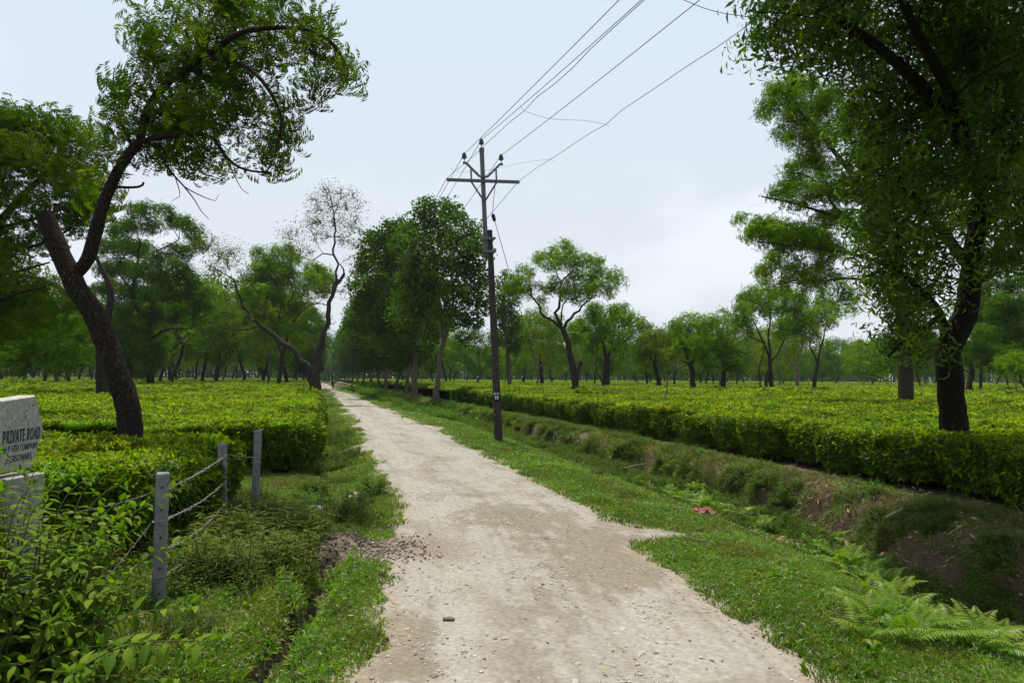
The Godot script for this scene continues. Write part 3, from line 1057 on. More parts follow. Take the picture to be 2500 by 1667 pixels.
func build_far_trees():
	var bark := Color(0.10, 0.08, 0.062)
	var kinds := [
		make_tree("shade_tree", 51, "pinnate", "plight", 10.0, 4.4, 0.42, 0.26, 26, 11, 1.05, bark, 4),
		make_tree("shade_tree", 52, "pinnate", "plight", 9.0, 4.0, 0.36, 0.22, 22, 11, 1.05, bark, 5),
		make_tree("shade_tree", 53, "pinnate", "pdark", 12.0, 4.6, 0.4, 0.3, 30, 11, 1.1, bark, 4),
		make_tree("shade_tree", 54, "pinnate", "pdark", 11.0, 5.2, 0.34, 0.3, 30, 12, 1.1, Color(0.2, 0.17, 0.13), 5),
		make_tree("shade_tree", 55, "pinnate", "pyellow", 8.0, 3.8, 0.38, 0.2, 20, 11, 1.0, Color(0.24, 0.2, 0.15), 4),
		make_tree("shade_tree", 56, "broad", "broad", 11.0, 3.6, 0.3, 0.24, 30, 14, 0.9, bark, 4),
		make_tree("shade_tree", 57, "pinnate", "plight", 11.5, 3.6, 0.5, 0.2, 18, 10, 1.0, bark, 3),
		make_tree("shade_tree", 58, "pinnate", "pdark", 9.5, 5.0, 0.45, 0.24, 20, 10, 1.0, bark, 6),
		make_tree("shade_tree", 59, "pinnate", "pyellow", 10.0, 3.2, 0.32, 0.18, 22, 9, 0.9, Color(0.3, 0.26, 0.2), 3)]
	var row := [make_tree("avenue_tree", 61, "broad", "broad", 14.0, 4.2, 0.3, 0.28, 44, 26, 1.0, Color(0.15, 0.125, 0.1), 5), make_tree("avenue_tree", 62, "broad", "broad", 13.0, 4.4, 0.26, 0.26, 44, 26, 1.0, Color(0.13, 0.11, 0.09), 4)]
	rng.seed = 77
	# the rest of the avenue
	var k := 0
	for d in [65.5, 72.0, 82.5, 92.0, 104.0, 118.0, 134.0, 152.0, 172.0, 195.0]:
		var o: Node3D = row[k % 2].duplicate()
		k += 1
		o.name = numbered("avenue_tree")
		add_child(o)
		tag(o, "dense dark avenue tree farther along the road behind the first two", "tree", "avenue trees beside the road")
		o.transform = Transform3D(Basis(Vector3.UP, r(0, TAU)).scaled(Vector3.ONE * r(0.92, 1.06)), at(d, 5.8 + r(-0.3, 0.3), 0.0))
	for d in [110.0, 135.0, 165.0, 200.0]:
		var o: Node3D = row[k % 2].duplicate()
		k += 1
		o.name = numbered("avenue_tree")
		add_child(o)
		tag(o, "dark avenue tree across the road from the avenue, far along", "tree", "avenue trees across the road")
		o.transform = Transform3D(Basis(Vector3.UP, r(0, TAU)).scaled(Vector3.ONE * r(0.85, 1.0)), at(d, -4.4, 0.0))
	# shade trees spread through both fields
	var taken := []
	for h in hero_data(): taken.append(Vector2(h.at[0], -h.at[2]))
	var gl := "shade trees in the tea on the sign's side"
	var gr := "shade trees in the tea behind the bank"
	var d := 62.0
	while d < 235.0:
		var st := lerpf(9.5, 13.0, smoothstep(60.0, 200.0, d))
		var x := -0.80 * d
		while x < 0.82 * d:
			var px := x + r(-0.42, 0.42) * st
			var pd := d + r(-0.42, 0.42) * st
			x += st * (1.0 if x < xc(d) else 1.12)
			var t := px - xc(pd)
			if t > -5.0 and t < 14.0: continue
			if t > 0.0 and pd < 72.0 and px < 36.0: continue
			if t > 0.0 and rng.randf() < 0.05: continue
			var ok := true
			for q in taken:
				if q.distance_to(Vector2(px, pd)) < 6.0: ok = false
			if not ok: continue
			var left := t < 0.0
			var i: int = [2, 3, 7, 0, 5, 6, 2, 8][rng.randi() % 8] if left else [0, 1, 4, 6, 7, 3, 8, 5, 2][rng.randi() % 9]
			var o: Node3D = kinds[i].duplicate()
			o.name = numbered("shade_tree")
			add_child(o)
			var sc := r(0.95, 1.25) if left else r(0.72, 1.02)
			o.transform = Transform3D(Basis(Vector3.UP, r(0, TAU)).scaled(Vector3(sc, sc * r(0.92, 1.08), sc)), Vector3(px, -0.02, -pd))
			var look: String = ["light green feathery shade tree", "light green low-forked shade tree", "tall dark feathery shade tree", "wide dark pale-trunked shade tree", "small yellow-green pale-trunked shade tree", "dense broad-leaved tree", "tall thin-crowned light green shade tree", "flat-topped dark shade tree", "slim yellow-green pale-stemmed shade tree"][i]
			tag(o, look + (" far back on the sign's side" if left else " far back behind the bank"), "tree", gl if left else gr)
		d += st
	for q in kinds + row: q.free()
	# the closed wood where the fields end
	rng.seed = 88
	var b := Baker.new()
	var tr := Solid.new()
	for i in 420:
		var a := lerpf(-0.86, 0.86, i / 419.0)
		var pd := r(240.0, 285.0)
		var px := tan(a) * pd
		var ht := r(8.0, 12.5)
		tr.tube([Vector3(px, -0.2, -pd), Vector3(px + r(-0.4, 0.4), ht * 0.6, -pd)], [0.22, 0.14], 5, Color(0.11, 0.09, 0.07))
		for k2 in 12: clump(b, "broad", tints["broad"], Vector3(px + r(-3.5, 3.5), ht * pow(r(0.0, 0.97), 0.8), -pd + r(-3.0, 3.0)), 1.9, 5, 2.4)
	var wood := Node3D.new()
	wood.name = "far_wood"
	add_child(wood)
	tag(wood, "hazy wood closing off the tea fields at the far end", "wood", "", "stuff")
	part("trunks", tr.mesh(), mats.bark, wood)
	part("crowns", b.mesh(), mats.leaf, wood)

# ---------------------------------------------------------------- poles and wires
func insulator() -> ArrayMesh:
	var s := Solid.new()
	var p := []
	var q := []
	for e in [[0.0, 0.018], [0.04, 0.018], [0.045, 0.07], [0.075, 0.078], [0.08, 0.045], [0.1, 0.045], [0.105, 0.066], [0.135, 0.07], [0.14, 0.04], [0.16, 0.045], [0.18, 0.05], [0.2, 0.035], [0.21, 0.01]]:
		p.append(Vector3(0, e[0], 0))
		q.append(e[1])
	s.tube(p, q, 14)
	return s.mesh()

func bar(s: Solid, a: Vector3, b: Vector3, w: float, h: float, col: Color):
	var y := (b - a).normalized()
	var z := Vector3.BACK
	z = (z - y * z.dot(y)).normalized()
	s.box(Transform3D(Basis(y.cross(z), y, z), (a + b) * 0.5), Vector3(w, a.distance_to(b), h), col)

func build_poles():
	var steel := Color(0.10, 0.115, 0.12)
	var wood := Color(0.15, 0.128, 0.11)
	var lab := ["weathered pole with a black number plate, V-shaped steel top and three insulators", "distant power pole farther along the road by the avenue", "faraway power pole near the end of the road"]
	var spots := [Vector2(19.5, 2.53), Vector2(98.0, 2.7), Vector2(205.0, 2.6)]
	var first: Node3D
	for k in 3:
		var pos := at(spots[k].x, spots[k].y, 0.0)
		if k > 0:
			var c := copy_of(first, pos, deg_to_rad(15.0), 1.0, lab[k])
			var old := c.get_node("number_plate")
			c.remove_child(old)
			old.free()
			continue
		var o := thing("power_pole", lab[0], "pole", pos, 0.0, "power poles along the road")
		first = o
		o.transform.basis = Basis(Vector3.BACK, deg_to_rad(2.9)) * Basis(Vector3.UP, deg_to_rad(15.0))
		var s := Solid.new()
		s.tube([Vector3(0, -0.4, 0), Vector3(0, 1.5, 0), Vector3(0, 3.5, 0), Vector3(0, 5.3, 0), Vector3(0, 6.08, 0)], [0.122, 0.11, 0.098, 0.086, 0.08], 10, wood, 0.05, na)
		part("pole_shaft", s.mesh(), mats.bark, o)
		s = Solid.new()
		s.box(Transform3D(Basis(), Vector3(-0.13, 6.85, 0)), Vector3(0.115, 3.05, 0.1), steel)
		s.box(Transform3D(Basis(), Vector3(-0.13, 8.42, 0)), Vector3(0.13, 0.14, 0.115), steel)
		part("steel_extension", s.mesh(), mats.steel, o)
		for y in [5.45, 5.83]:
			s = Solid.new()
			s.box(Transform3D(Basis(), Vector3(-0.045, y, 0.1)), Vector3(0.38, 0.07, 0.035), steel * 1.4)
			s.box(Transform3D(Basis(), Vector3(-0.045, y, -0.11)), Vector3(0.38, 0.07, 0.035), steel * 1.4)
			for x in [-0.2, 0.11]: s.tube([Vector3(x, y, -0.16), Vector3(x, y, 0.16)], [0.012, 0.012], 6, steel)
			part("clamp", s.mesh(), mats.steel, o)
		s = Solid.new()
		s.box(Transform3D(Basis(), Vector3(-0.13, 7.5, 0.075)), Vector3(2.15, 0.09, 0.05), steel)
		part("crossarm", s.mesh(), mats.steel, o)
		s = Solid.new()
		var v := [Vector3(-0.72, 8.0, 0.1), Vector3(-0.63, 8.0, 0.1), Vector3(-0.25, 7.62, 0.1), Vector3(-0.01, 7.62, 0.1), Vector3(0.37, 8.0, 0.1), Vector3(0.46, 8.0, 0.1)]
		for i in 5: bar(s, v[i], v[i + 1], 0.06, 0.045, steel)
		part("v_arm", s.mesh(), mats.steel, o)
		for sg in [-1.0, 1.0]:
			s = Solid.new()
			bar(s, Vector3(-0.13 + 0.37 * sg, 7.86, 0.13), Vector3(-0.13 + 0.37 * sg, 7.47, 0.13), 0.05, 0.012, steel * 1.2)
			bar(s, Vector3(-0.13 + 0.37 * sg, 7.45, 0.115), Vector3(-0.13 + 0.03 * sg, 6.93, 0.075), 0.05, 0.015, steel)
			part("brace", s.mesh(), mats.steel, o)
		for p in [Vector3(-0.675, 8.03, 0.1), Vector3(-0.13, 8.5, 0), Vector3(0.415, 8.03, 0.1)]:
			var q := part("insulator", insulator(), mats.glaze, o, Transform3D(Basis(), p + Vector3(0, 0.06, 0)))
			s = Solid.new()
			s.tube([Vector3(0, -0.12, 0), Vector3(0, 0.03, 0)], [0.011, 0.011], 6, steel)
			part("pin", s.mesh(), mats.steel, q)
		# number plate, painted black on the shaft
		var pl := Node3D.new()
		pl.name = "number_plate"
		o.add_child(pl)
		pl.rotation.y = -deg_to_rad(15.0)
		var sg := 24
		s = Solid.new()
		for i in sg:
			var a := lerpf(0.35, PI - 0.35, float(i) / sg)
			var b := lerpf(0.35, PI - 0.35, float(i + 1) / sg)
			var q := 0.127
			s.quad(Vector3(cos(a) * q, 1.18, sin(a) * q), Vector3(cos(b) * q, 1.18, sin(b) * q), Vector3(cos(b) * q, 1.42, sin(b) * q), Vector3(cos(a) * q, 1.42, sin(a) * q))
		part("plate_field", s.mesh(), mats.black, pl)
		letters("DEC NO", 0.17, 0.055, Transform3D(Basis(), Vector3(-0.085, 1.35, 0.131)), mats.white, pl)
		letters("10", 0.12, 0.105, Transform3D(Basis(), Vector3(-0.065, 1.215, 0.131)), mats.white, pl)
	# conductors
	var A: Transform3D = first.transform
	var nxt := at(98.0, 2.7, 0.0)
	var prev := Vector3(A.origin.x + 20.6, 0.0, 40.0)
	var ends := [[Vector3(-0.675, 8.26, 0.1), "outer conductor on the insulator nearer the sign's side"], [Vector3(-0.13, 8.73, 0), "conductor tied to the top insulator of the pole"], [Vector3(-1.2, 7.55, 0.08), "thin kinked wire from the crossarm end over the road"], [Vector3(0.415, 8.26, 0.1), "outer conductor on the insulator over the bank side"], [Vector3(0.94, 7.55, 0.08), "slack wire from the crossarm end above the bank"]]
	rng.seed = 9
	var back := []
	for k in 5:
		var a: Vector3 = A * ends[k][0]
		var off := a - A.origin
		var b := prev + Vector3(off.x, off.y, off.z)
		var c := nxt + Vector3(off.x, off.y, off.z)
		var s := Solid.new()
		var p := []
		for i in 81:
			var f := i / 80.0
			var q := a.lerp(b, f) - Vector3(0, 4.0 * [0.92, 1.48, 1.2, 1.17, 0.8][k] * f * (1.0 - f), 0)
			if k == 2 or k == 4: q += Vector3(0.05 * n2(i * 0.35, k), 0.06 * n2(i * 0.3, 9.0 + k), 0)
			p.append(q)
		back.append(p)
		s.tube(p, taper(81, 0.0075 if k % 2 == 1 or k == 0 else 0.006, 0.007), 5)
		var p2 := []
		for i in 41:
			var f := i / 40.0
			p2.append(a.lerp(c, f) - Vector3(0, 4.0 * 1.3 * f * (1.0 - f), 0))
		s.tube(p2, taper(41, 0.008, 0.012), 5)
		tag(part("power_line", s.mesh(), mats.wire, self), ends[k][1], "wire", "wires of the power line")
	for q in [[2, 8, 4, 7, "loose jumper wire hanging between two of the lines"], [2, 1, 4, 3, "short jumper wire behind the pole top"]]:
		var a: Vector3 = back[q[0]][q[1]]
		var b: Vector3 = back[q[2]][q[3]]
		var p := [a + Vector3(-0.08, 0.12, 0)]
		for i in 17:
			var f := i / 16.0
			p.append(a.lerp(b, f) + Vector3(0, -0.04 * sin(f * PI * 2.0) - 0.04 * sin(f * PI), 0))
		p.append(b + Vector3(0.08, -0.05, 0))
		var s := Solid.new()
		s.tube(spline(p, 0.1), taper(spline(p, 0.1).size(), 0.0035, 0.0035), 5)
		tag(part("jumper_wire", s.mesh(), mats.wire, self), q[4], "wire", "wires of the power line")
	var hp := HANG
	var hs := Solid.new()
	hs.tube(spline(hp, 0.1), taper(spline(hp, 0.1).size(), 0.005, 0.005), 5)
	tag(part("jumper_wire", hs.mesh(), mats.wire, self), "broken wire trailing from the line into the glossy tree", "wire", "wires of the power line")
	# stay wire with its strain insulator and ground bow
	var g := thing("stay_wire", "steel stay running from the pole down to the bank", "stay wire")
	var a := A * Vector3(0.2, 7.4, 0.1)
	var m := A * Vector3(0.08, 6.55, 0.12)
	var e := at_xz(1.42, 21.6, 0.0)
	var en := e + Vector3(0, 0.42, 0) + (m - e).normalized() * 0.2
	var s := Solid.new()
	s.tube([a, m], [0.009, 0.009], 5)
	s.tube([m, en], [0.009, 0.009], 5)
	part("cable", s.mesh(), mats.wire, g)
	s = Solid.new()
	var ax := (en - m).normalized()
	s.tube([m + ax * 0.02, m + ax * 0.06, m + ax * 0.2, m + ax * 0.24], [0.03, 0.055, 0.055, 0.03], 10)
	part("strain_insulator", s.mesh(), mats.glaze, g)
	s = Solid.new()
	var lo := e + Vector3(0, 0.12, 0)
	s.tube([en, en.lerp(lo, 0.35) + Vector3(-0.05, 0, 0), lo + Vector3(-0.07, 0, 0)], [0.011, 0.011, 0.011], 6, Color(0.5, 0.5, 0.5))
	s.tube([en, en.lerp(lo, 0.35) + Vector3(0.05, 0, 0), lo + Vector3(0.09, 0, 0)], [0.011, 0.011, 0.011], 6, Color(0.5, 0.5, 0.5))
	s.box(Transform3D(Basis(), lo), Vector3(0.24, 0.03, 0.05), Color(0.5, 0.5, 0.5))
	s.tube([lo, e - Vector3(0, 0.2, 0)], [0.012, 0.012], 6, Color(0.5, 0.5, 0.5))
	part("anchor_bow", s.mesh(), mats.steel, g)

func letters(txt: String, width: float, height: float, xf: Transform3D, mat: Material, parent: Node3D, bold := true):
	var tm := TextMesh.new()
	var f := SystemFont.new()
	f.font_names = PackedStringArray(["Droid Sans"])
	f.font_weight = 700 if bold else 400
	tm.font = f
	tm.text = txt
	tm.font_size = 48
	tm.pixel_size = 0.01
	tm.depth = 0.02
	tm.curve_step = 1.0
	tm.horizontal_alignment = HORIZONTAL_ALIGNMENT_LEFT
	tm.vertical_alignment = VERTICAL_ALIGNMENT_BOTTOM
	var bb := tm.get_aabb()
	var sc := Vector3(width / bb.size.x, height / bb.size.y, 0.1)
	var q := Transform3D(Basis().scaled(sc), Vector3(-bb.position.x * sc.x, -bb.position.y * sc.y, 0))
	part("lettering", tm, mat, parent, xf * q)

# ---------------------------------------------------------------- sign and fence
func build_sign():
	# an arrow-shaped concrete slab on a pedestal, facing across the road
	var o := thing("road_sign", "chipped whitewashed concrete arrow sign with painted lettering on a pedestal", "sign", Vector3(SIGN[0], SIGN[1], SIGN[2]))
	var u := Vector3(SIGN[3], SIGN[4], SIGN[5])
	var nrm := u.cross(Vector3.UP).normalized() * -1.0
	if nrm.x < 0.0: nrm = -nrm
	var s := Solid.new()
	var poly := []
	for i in range(0, SIGN_POLY.size(), 2): poly.append(u * SIGN_POLY[i] + Vector3.UP * SIGN_POLY[i + 1])
	slab(s, poly, nrm, 0.11, Color(0.47, 0.455, 0.4))
	part("arrow_slab", s.mesh(), mats.concrete, o)
	s = Solid.new()
	poly = []
	for i in range(0, SIGN_BASE.size(), 2): poly.append(u * SIGN_BASE[i] + Vector3.UP * SIGN_BASE[i + 1])
	slab(s, poly, nrm, 0.2, Color(0.38, 0.365, 0.32))
	part("pedestal", s.mesh(), mats.concrete, o, Transform3D(Basis(), nrm * 0.06))
	rng.seed = 5
	s = Solid.new()
	for k in 26:
		var cu := u * r(0.08, 0.68) + Vector3.UP * r(1.14, 1.6)
		var w := r(0.003, 0.009)
		var hh := w * r(0.8, 2.6)
		var ring := []
		for j in 8: ring.append(cu + nrm * 0.0012 + u * cos(TAU * j / 8.0) * w * r(0.7, 1.2) + Vector3.UP * sin(TAU * j / 8.0) * hh * r(0.7, 1.2))
		for j in 8: s.tri(cu + nrm * 0.0012, ring[j], ring[(j + 1) % 8], Color(0.07, 0.06, 0.05))
	tag(part("rust_pits", s.mesh(), mats.core, o), "", "", "", "stuff")
	for t in SIGN_TEXT:
		var a: Vector3 = u * t[1] + Vector3.UP * t[2]
		var b: Vector3 = u * t[3] + Vector3.UP * t[4]
		var x := (b - a).normalized()
		letters(t[0], a.distance_to(b), t[5], Transform3D(Basis(x, Vector3.UP, nrm), a + nrm * 0.0015), mats.paint, o, t[6])

func slab(s: Solid, poly: Array, nrm: Vector3, thick: float, col: Color):
	var c := Vector3.ZERO
	for p in poly: c += p / poly.size()
	var n := poly.size()
	var bev := 0.012
	var inn := []
	for p in poly: inn.append(p + (c - p).normalized() * bev)
	for i in n:
		var a: Vector3 = inn[i]
		var b: Vector3 = inn[(i + 1) % n]
		var a2: Vector3 = poly[i] - nrm * bev
		var b2: Vector3 = poly[(i + 1) % n] - nrm * bev
		s.tri(c, a, b, col)
		s.quad(a, a2, b2, b, col)
		s.quad(a2, poly[i] - nrm * thick, poly[(i + 1) % n] - nrm * thick, b2, col)
		s.tri(c - nrm * thick, poly[(i + 1) % n] - nrm * thick, poly[i] - nrm * thick, col)

func barbed(s: Solid, a: Vector3, b: Vector3, sag: float):
	var p := []
	var n := int(a.distance_to(b) / 0.02)
	for i in n + 1:
		var f := float(i) / n
		p.append(a.lerp(b, f) - Vector3(0, 4.0 * sag * f * (1.0 - f), 0) + Vector3(0, 0.004 * sin(i * 1.9), 0.004 * cos(i * 1.9)))
	s.tube(p, taper(p.size(), 0.0023, 0.0023), 5, Color(0.3, 0.29, 0.275))
	for i in range(3, n, 6):
		for k in 2:
			var u := rdir() * 0.02
			s.tube([p[i] - u, p[i] + u], [0.002, 0.002], 4, Color(0.36, 0.35, 0.33))

func build_fence():
	var posts := [[-2.70, 5.33, 1.0, 0.0, "grey concrete fence post standing alone by the leafy shrub"], [-3.40, 8.15, 0.98, 0.03, "short concrete fence post half buried in the tea hedge"], [-3.42, 9.2, 1.06, -0.02, "tall concrete fence post at the corner of the grassy gap"]]
	var tops := []
	rng.seed = 14
	for q in posts:
		var p := at_xz(q[0], q[1], 0.0)
		var o := thing("fence_post", q[4], "post", p, atan2(-q[0], q[1]) - 0.06, "concrete fence posts")
		o.rotation.z = q[3]
		tops.append(p)
		var s := Solid.new()
		var k := 9
		for i in k:
			var y0 := lerpf(-0.3, q[2], float(i) / k)
			var y1 := lerpf(-0.3, q[2], float(i + 1) / k)
			var w := 0.094 + 0.004 * n2(i * 3.0, q[0])
			s.box(Transform3D(Basis(Vector3.UP, 0.02 * n2(i, 3.0)), Vector3(0.002 * n2(i * 2.0, 1.0), (y0 + y1) * 0.5, 0.003 * n2(i * 2.0, 8.0))), Vector3(w, y1 - y0 + 0.012, w), Color(0.235, 0.24, 0.24) * (1.0 + 0.15 * n2(i * 5.0, 4.0)), 0.009)
		part("shaft", s.mesh(), mats.concrete, o)
		s = Solid.new()
		for y in [0.1, 0.29, 0.52, 0.73, 0.9]:
			if y < q[2] - 0.04: s.tube([Vector3(0.004, y, 0.045), Vector3(0.004, y, 0.056)], [0.009, 0.009], 8, Color(0.05, 0.05, 0.05))
		part("wire_holes", s.mesh(), mats.core, o)
		s = Solid.new()
		for y in [0.22, 0.42, 0.64]:
			s.tube([Vector3(-0.057, y, 0.057), Vector3(0.057, y + 0.01, 0.057), Vector3(0.057, y, -0.057), Vector3(-0.057, y - 0.01, -0.057), Vector3(-0.057, y, 0.057)], [0.003, 0.003, 0.003, 0.003, 0.003], 5, Color(0.3, 0.29, 0.27))
		part("tie_wire", s.mesh(), mats.steel, o)
	var strands := [[0, 0.88, 1, 0.86, 0.02, "top strand of barbed wire between the two nearest fence posts"], [0, 0.66, 1, 0.56, 0.05, "second strand of barbed wire sagging before the tea hedge"], [0, 0.43, 1, 0.3, 0.07, "third strand of barbed wire sagging before the tea hedge"], [0, 0.24, 1, 0.12, 0.08, "lowest strand of barbed wire sagging toward the grass"], [1, 0.86, 2, 0.72, 0.02, "strand of barbed wire between the two farther fence posts"]]
	for q in strands:
		var s := Solid.new()
		barbed(s, tops[q[0]] + Vector3(0.05, q[1], 0.02), tops[q[2]] + Vector3(0.05, q[3], 0.05), q[4])
		tag(part("barbed_wire", s.mesh(), mats.steel, self), q[5], "wire", "barbed wire strands")
	var ends := [[0.86, Vector3(-3.55, 0.74, -5.15), 0.03, "rusty strand of barbed wire running from the post into the shrub"], [0.63, Vector3(-2.93, 0.3, -4.95), 0.01, "snapped strand of barbed wire hanging down beside the post"], [0.4, Vector3(-3.1, 0.12, -5.0), 0.01, "loose strand of barbed wire low beside the post"]]
	for q in ends:
		var s := Solid.new()
		barbed(s, tops[0] + Vector3(-0.05, q[0], 0.05), q[1], q[2])
		tag(part("barbed_wire", s.mesh(), mats.steel, self), q[3], "wire", "barbed wire strands")

# ---------------------------------------------------------------- leafy shrub by the sign
func build_shrub():
	rng.seed = 23
	var base := at_xz(-3.15, 4.05, 0.0)
	var o := thing("leafy_shrub", "large leafy weed shrub with pointed opposite leaves in front of the sign", "shrub", base)
	var lv := []
	for k in 4:
		var s := PackedVector3Array()
		# pointed oval blade, folded along the midrib and drooping
		var w := [0.0, 0.62, 1.0, 0.86, 0.5, 0.0]
		for i in 5:
			var f0 := i / 5.0
			var f1 := (i + 1) / 5.0
			var z0 := -0.22 * f0 * f0 * (0.6 + 0.4 * k)
			var z1 := -0.22 * f1 * f1 * (0.6 + 0.4 * k)
			for g in [-1.0, 1.0]:
				var a := Vector3(0, f0, z0)
				var b := Vector3(0, f1, z1)
				var c := Vector3(g * 0.25 * w[i], f0, z0 + 0.07 * w[i])
				var e := Vector3(g * 0.25 * w[i + 1], f1, z1 + 0.07 * w[i + 1])
				s.append_array([a, c, b, c, e, b])
		var cm: Array = [[0.11, 0.19, 0.018], [0.145, 0.23, 0.022], [0.085, 0.16, 0.016], [0.18, 0.26, 0.03]]
		var bk := Baker.new()
		bk.add(s, Transform3D(), fill(Color(cm[k][0], cm[k][1], cm[k][2]), s.size()))
		lv.append([bk, s])
	var meshes := []
	for e in lv: meshes.append(e[0].mesh())
	var stems := Solid.new()
	var rest := Baker.new()
	var all := []
	for i in 150:
		var a := r(0, TAU)
		var q := 0.66 * sqrt(rng.randf())
		var b := Vector3(cos(a) * q * 1.05, -0.05, sin(a) * q * 0.75)
		if i >= 140: b = Vector3(r(0.35, 0.75), -0.05, r(0.0, 0.45))
		var ht := r(0.8, 1.38) - 0.55 * maxf(0.0, b.x) - 0.25 * maxf(0.0, b.z)
		if i >= 140: ht = r(0.3, 0.55)
		if i % 5 == 0: ht *= 0.6
		var out := Vector3(b.x * 0.5 + r(-0.25, 0.25), 0, b.z * 0.4 + r(-0.25, 0.3))
		if i >= 144: out += Vector3(0.45, 0, 0.05)
		var p := spline([b, b + Vector3(out.x * 0.2, ht * 0.45, out.z * 0.2), b + Vector3(out.x * 0.6, ht * 0.85, out.z * 0.6), b + Vector3(out.x * 1.15, ht * 0.98, out.z * 1.15)], 0.05)
		stems.tube(p, taper(p.size(), r(0.006, 0.011), 0.002), 5, Color(0.16, 0.17, 0.06), 0.0, null, false)
		var turn := r(0, TAU)
		for j in range(3, p.size(), 1):
			if rng.randf() < 0.12: continue
			turn += 1.57
			var tg: Vector3 = (p[j] - p[j - 1]).normalized()
			for g in 2:
				var an := turn + PI * g
				var dr := (basis_y(tg, an) * Vector3(1, 0.55, 0)).normalized()
				dr = (dr + Vector3(0, -0.2, 0)).normalized()
				var z := (Vector3.UP - dr * dr.y).normalized() + rdir() * 0.25
				var x := dr.cross(z).normalized()
				var f := float(j) / p.size()
				var sz := r(0.075, 0.13) * (1.0 - 0.4 * f * f)
				all.append(Transform3D(Basis(x, dr, x.cross(dr)).scaled_local(Vector3.ONE * sz), p[j] + dr * 0.012))
		# shoot tip
		for g in 4: all.append(Transform3D(basis_y(Vector3(r(-0.8, 0.8), 1, r(-0.8, 0.8)), r(0, TAU)).scaled_local(Vector3.ONE * r(0.03, 0.05)), p[-1]))
	# the leaves turned to the camera side and the top show largest
	var order := []
	for i in all.size():
		var w: Vector3 = all[i].origin + base
		order.append([w.distance_to(Vector3(0, 1.8, 0)) - 0.35 * all[i].origin.y - 3.0 * all[i].basis.y.length(), i])
	order.sort_custom(func(a, b): return a[0] < b[0])
	part("stems", stems.mesh(), mats.leaf, o)
	for n in order.size():
		var k: int = [0, 1, 2, 0, 2, 1, 3][rng.randi() % 7]
		if n < 300: part("leaf", meshes[k], mats.leaf, o, all[order[n][1]])
		else: rest.add(lv[k][1], all[order[n][1]], lv[k][0].c)
	tag(part("small_leaves", rest.mesh(), mats.leaf, o), "", "", "", "stuff")

# ---------------------------------------------------------------- grass, weeds, ferns
func grass_tile(sd: int, n: int, rad: float, lo: float, hi: float, wd: float, cols: Array) -> ArrayMesh:
	rng.seed = sd
	var b := Baker.new()
	for i in n:
		var a := r(0, TAU)
		var q := rad * sqrt(rng.randf())
		var s := PackedVector3Array()
		var p := Vector3(cos(a) * q, -0.01, sin(a) * q)
		var ln := r(lo, hi)
		var dr := Vector3(r(-0.75, 0.75), 1.0, r(-0.75, 0.75)).normalized()
		var sd2 := dr.cross(rdir()).normalized() * wd * r(0.7, 1.3)
		var m := p + dr * ln * 0.55
		var tip := m + (dr + Vector3(dr.x * 1.2, -0.5, dr.z * 1.2)).normalized() * ln * 0.5
		s.append_array([p - sd2, m - sd2 * 0.9, p + sd2, p + sd2, m - sd2 * 0.9, m + sd2 * 0.9, m - sd2 * 0.9, tip, m + sd2 * 0.9])
		var c: Array = cols[rng.randi() % cols.size()]
		var f := r(0.75, 1.25)
		b.add(s, Transform3D(), fill(Color(c[0] * f, c[1] * f, c[2] * f), 9))
	return b.mesh()

func lawn(d: float, t: float) -> float:
	# how much of the turf covers the soil here
	var el := edge_l(d)
	var er := edge_r(d)
	var g := 0.0
	if t < el:
		g = smoothstep(0.0, 0.16, el - t + 0.1 * m2(d * 3.0, t * 3.0))
		if t < (-3.85 if d < 11.0 else LEFT_T) and tea_in(d, t): g = 0.0
		if d < 7.1: g *= smoothstep(0.1, 0.2, absf(t + 1.97 - 0.09 * n2(d * 1.3, 77.0)))
		g *= 1.0 - clampf(1.5 * bell(d - 7.2, 0.36) * bell(t + 1.85, 0.48), 0.0, 1.0)
	elif t > er:
		g = smoothstep(0.0, 0.16, t - er + 0.1 * m2(d * 3.0, t * 3.0))
		g *= 1.0 - 0.6 * bell(d - 8.0, 0.18) * bell(t - 2.3, 0.5)
		if t > 4.2: g *= 0.75 - 0.3 * bell(d - 7.5, 3.0)
		if t > 6.9: g *= 0.3
		if t > 7.3: g = 0.0
	return clampf(g * (0.95 + 0.45 * n2(d * 1.4, t * 1.4) + 0.4 * n2(d * 4.0, t * 4.0)), 0.0, 1.0)

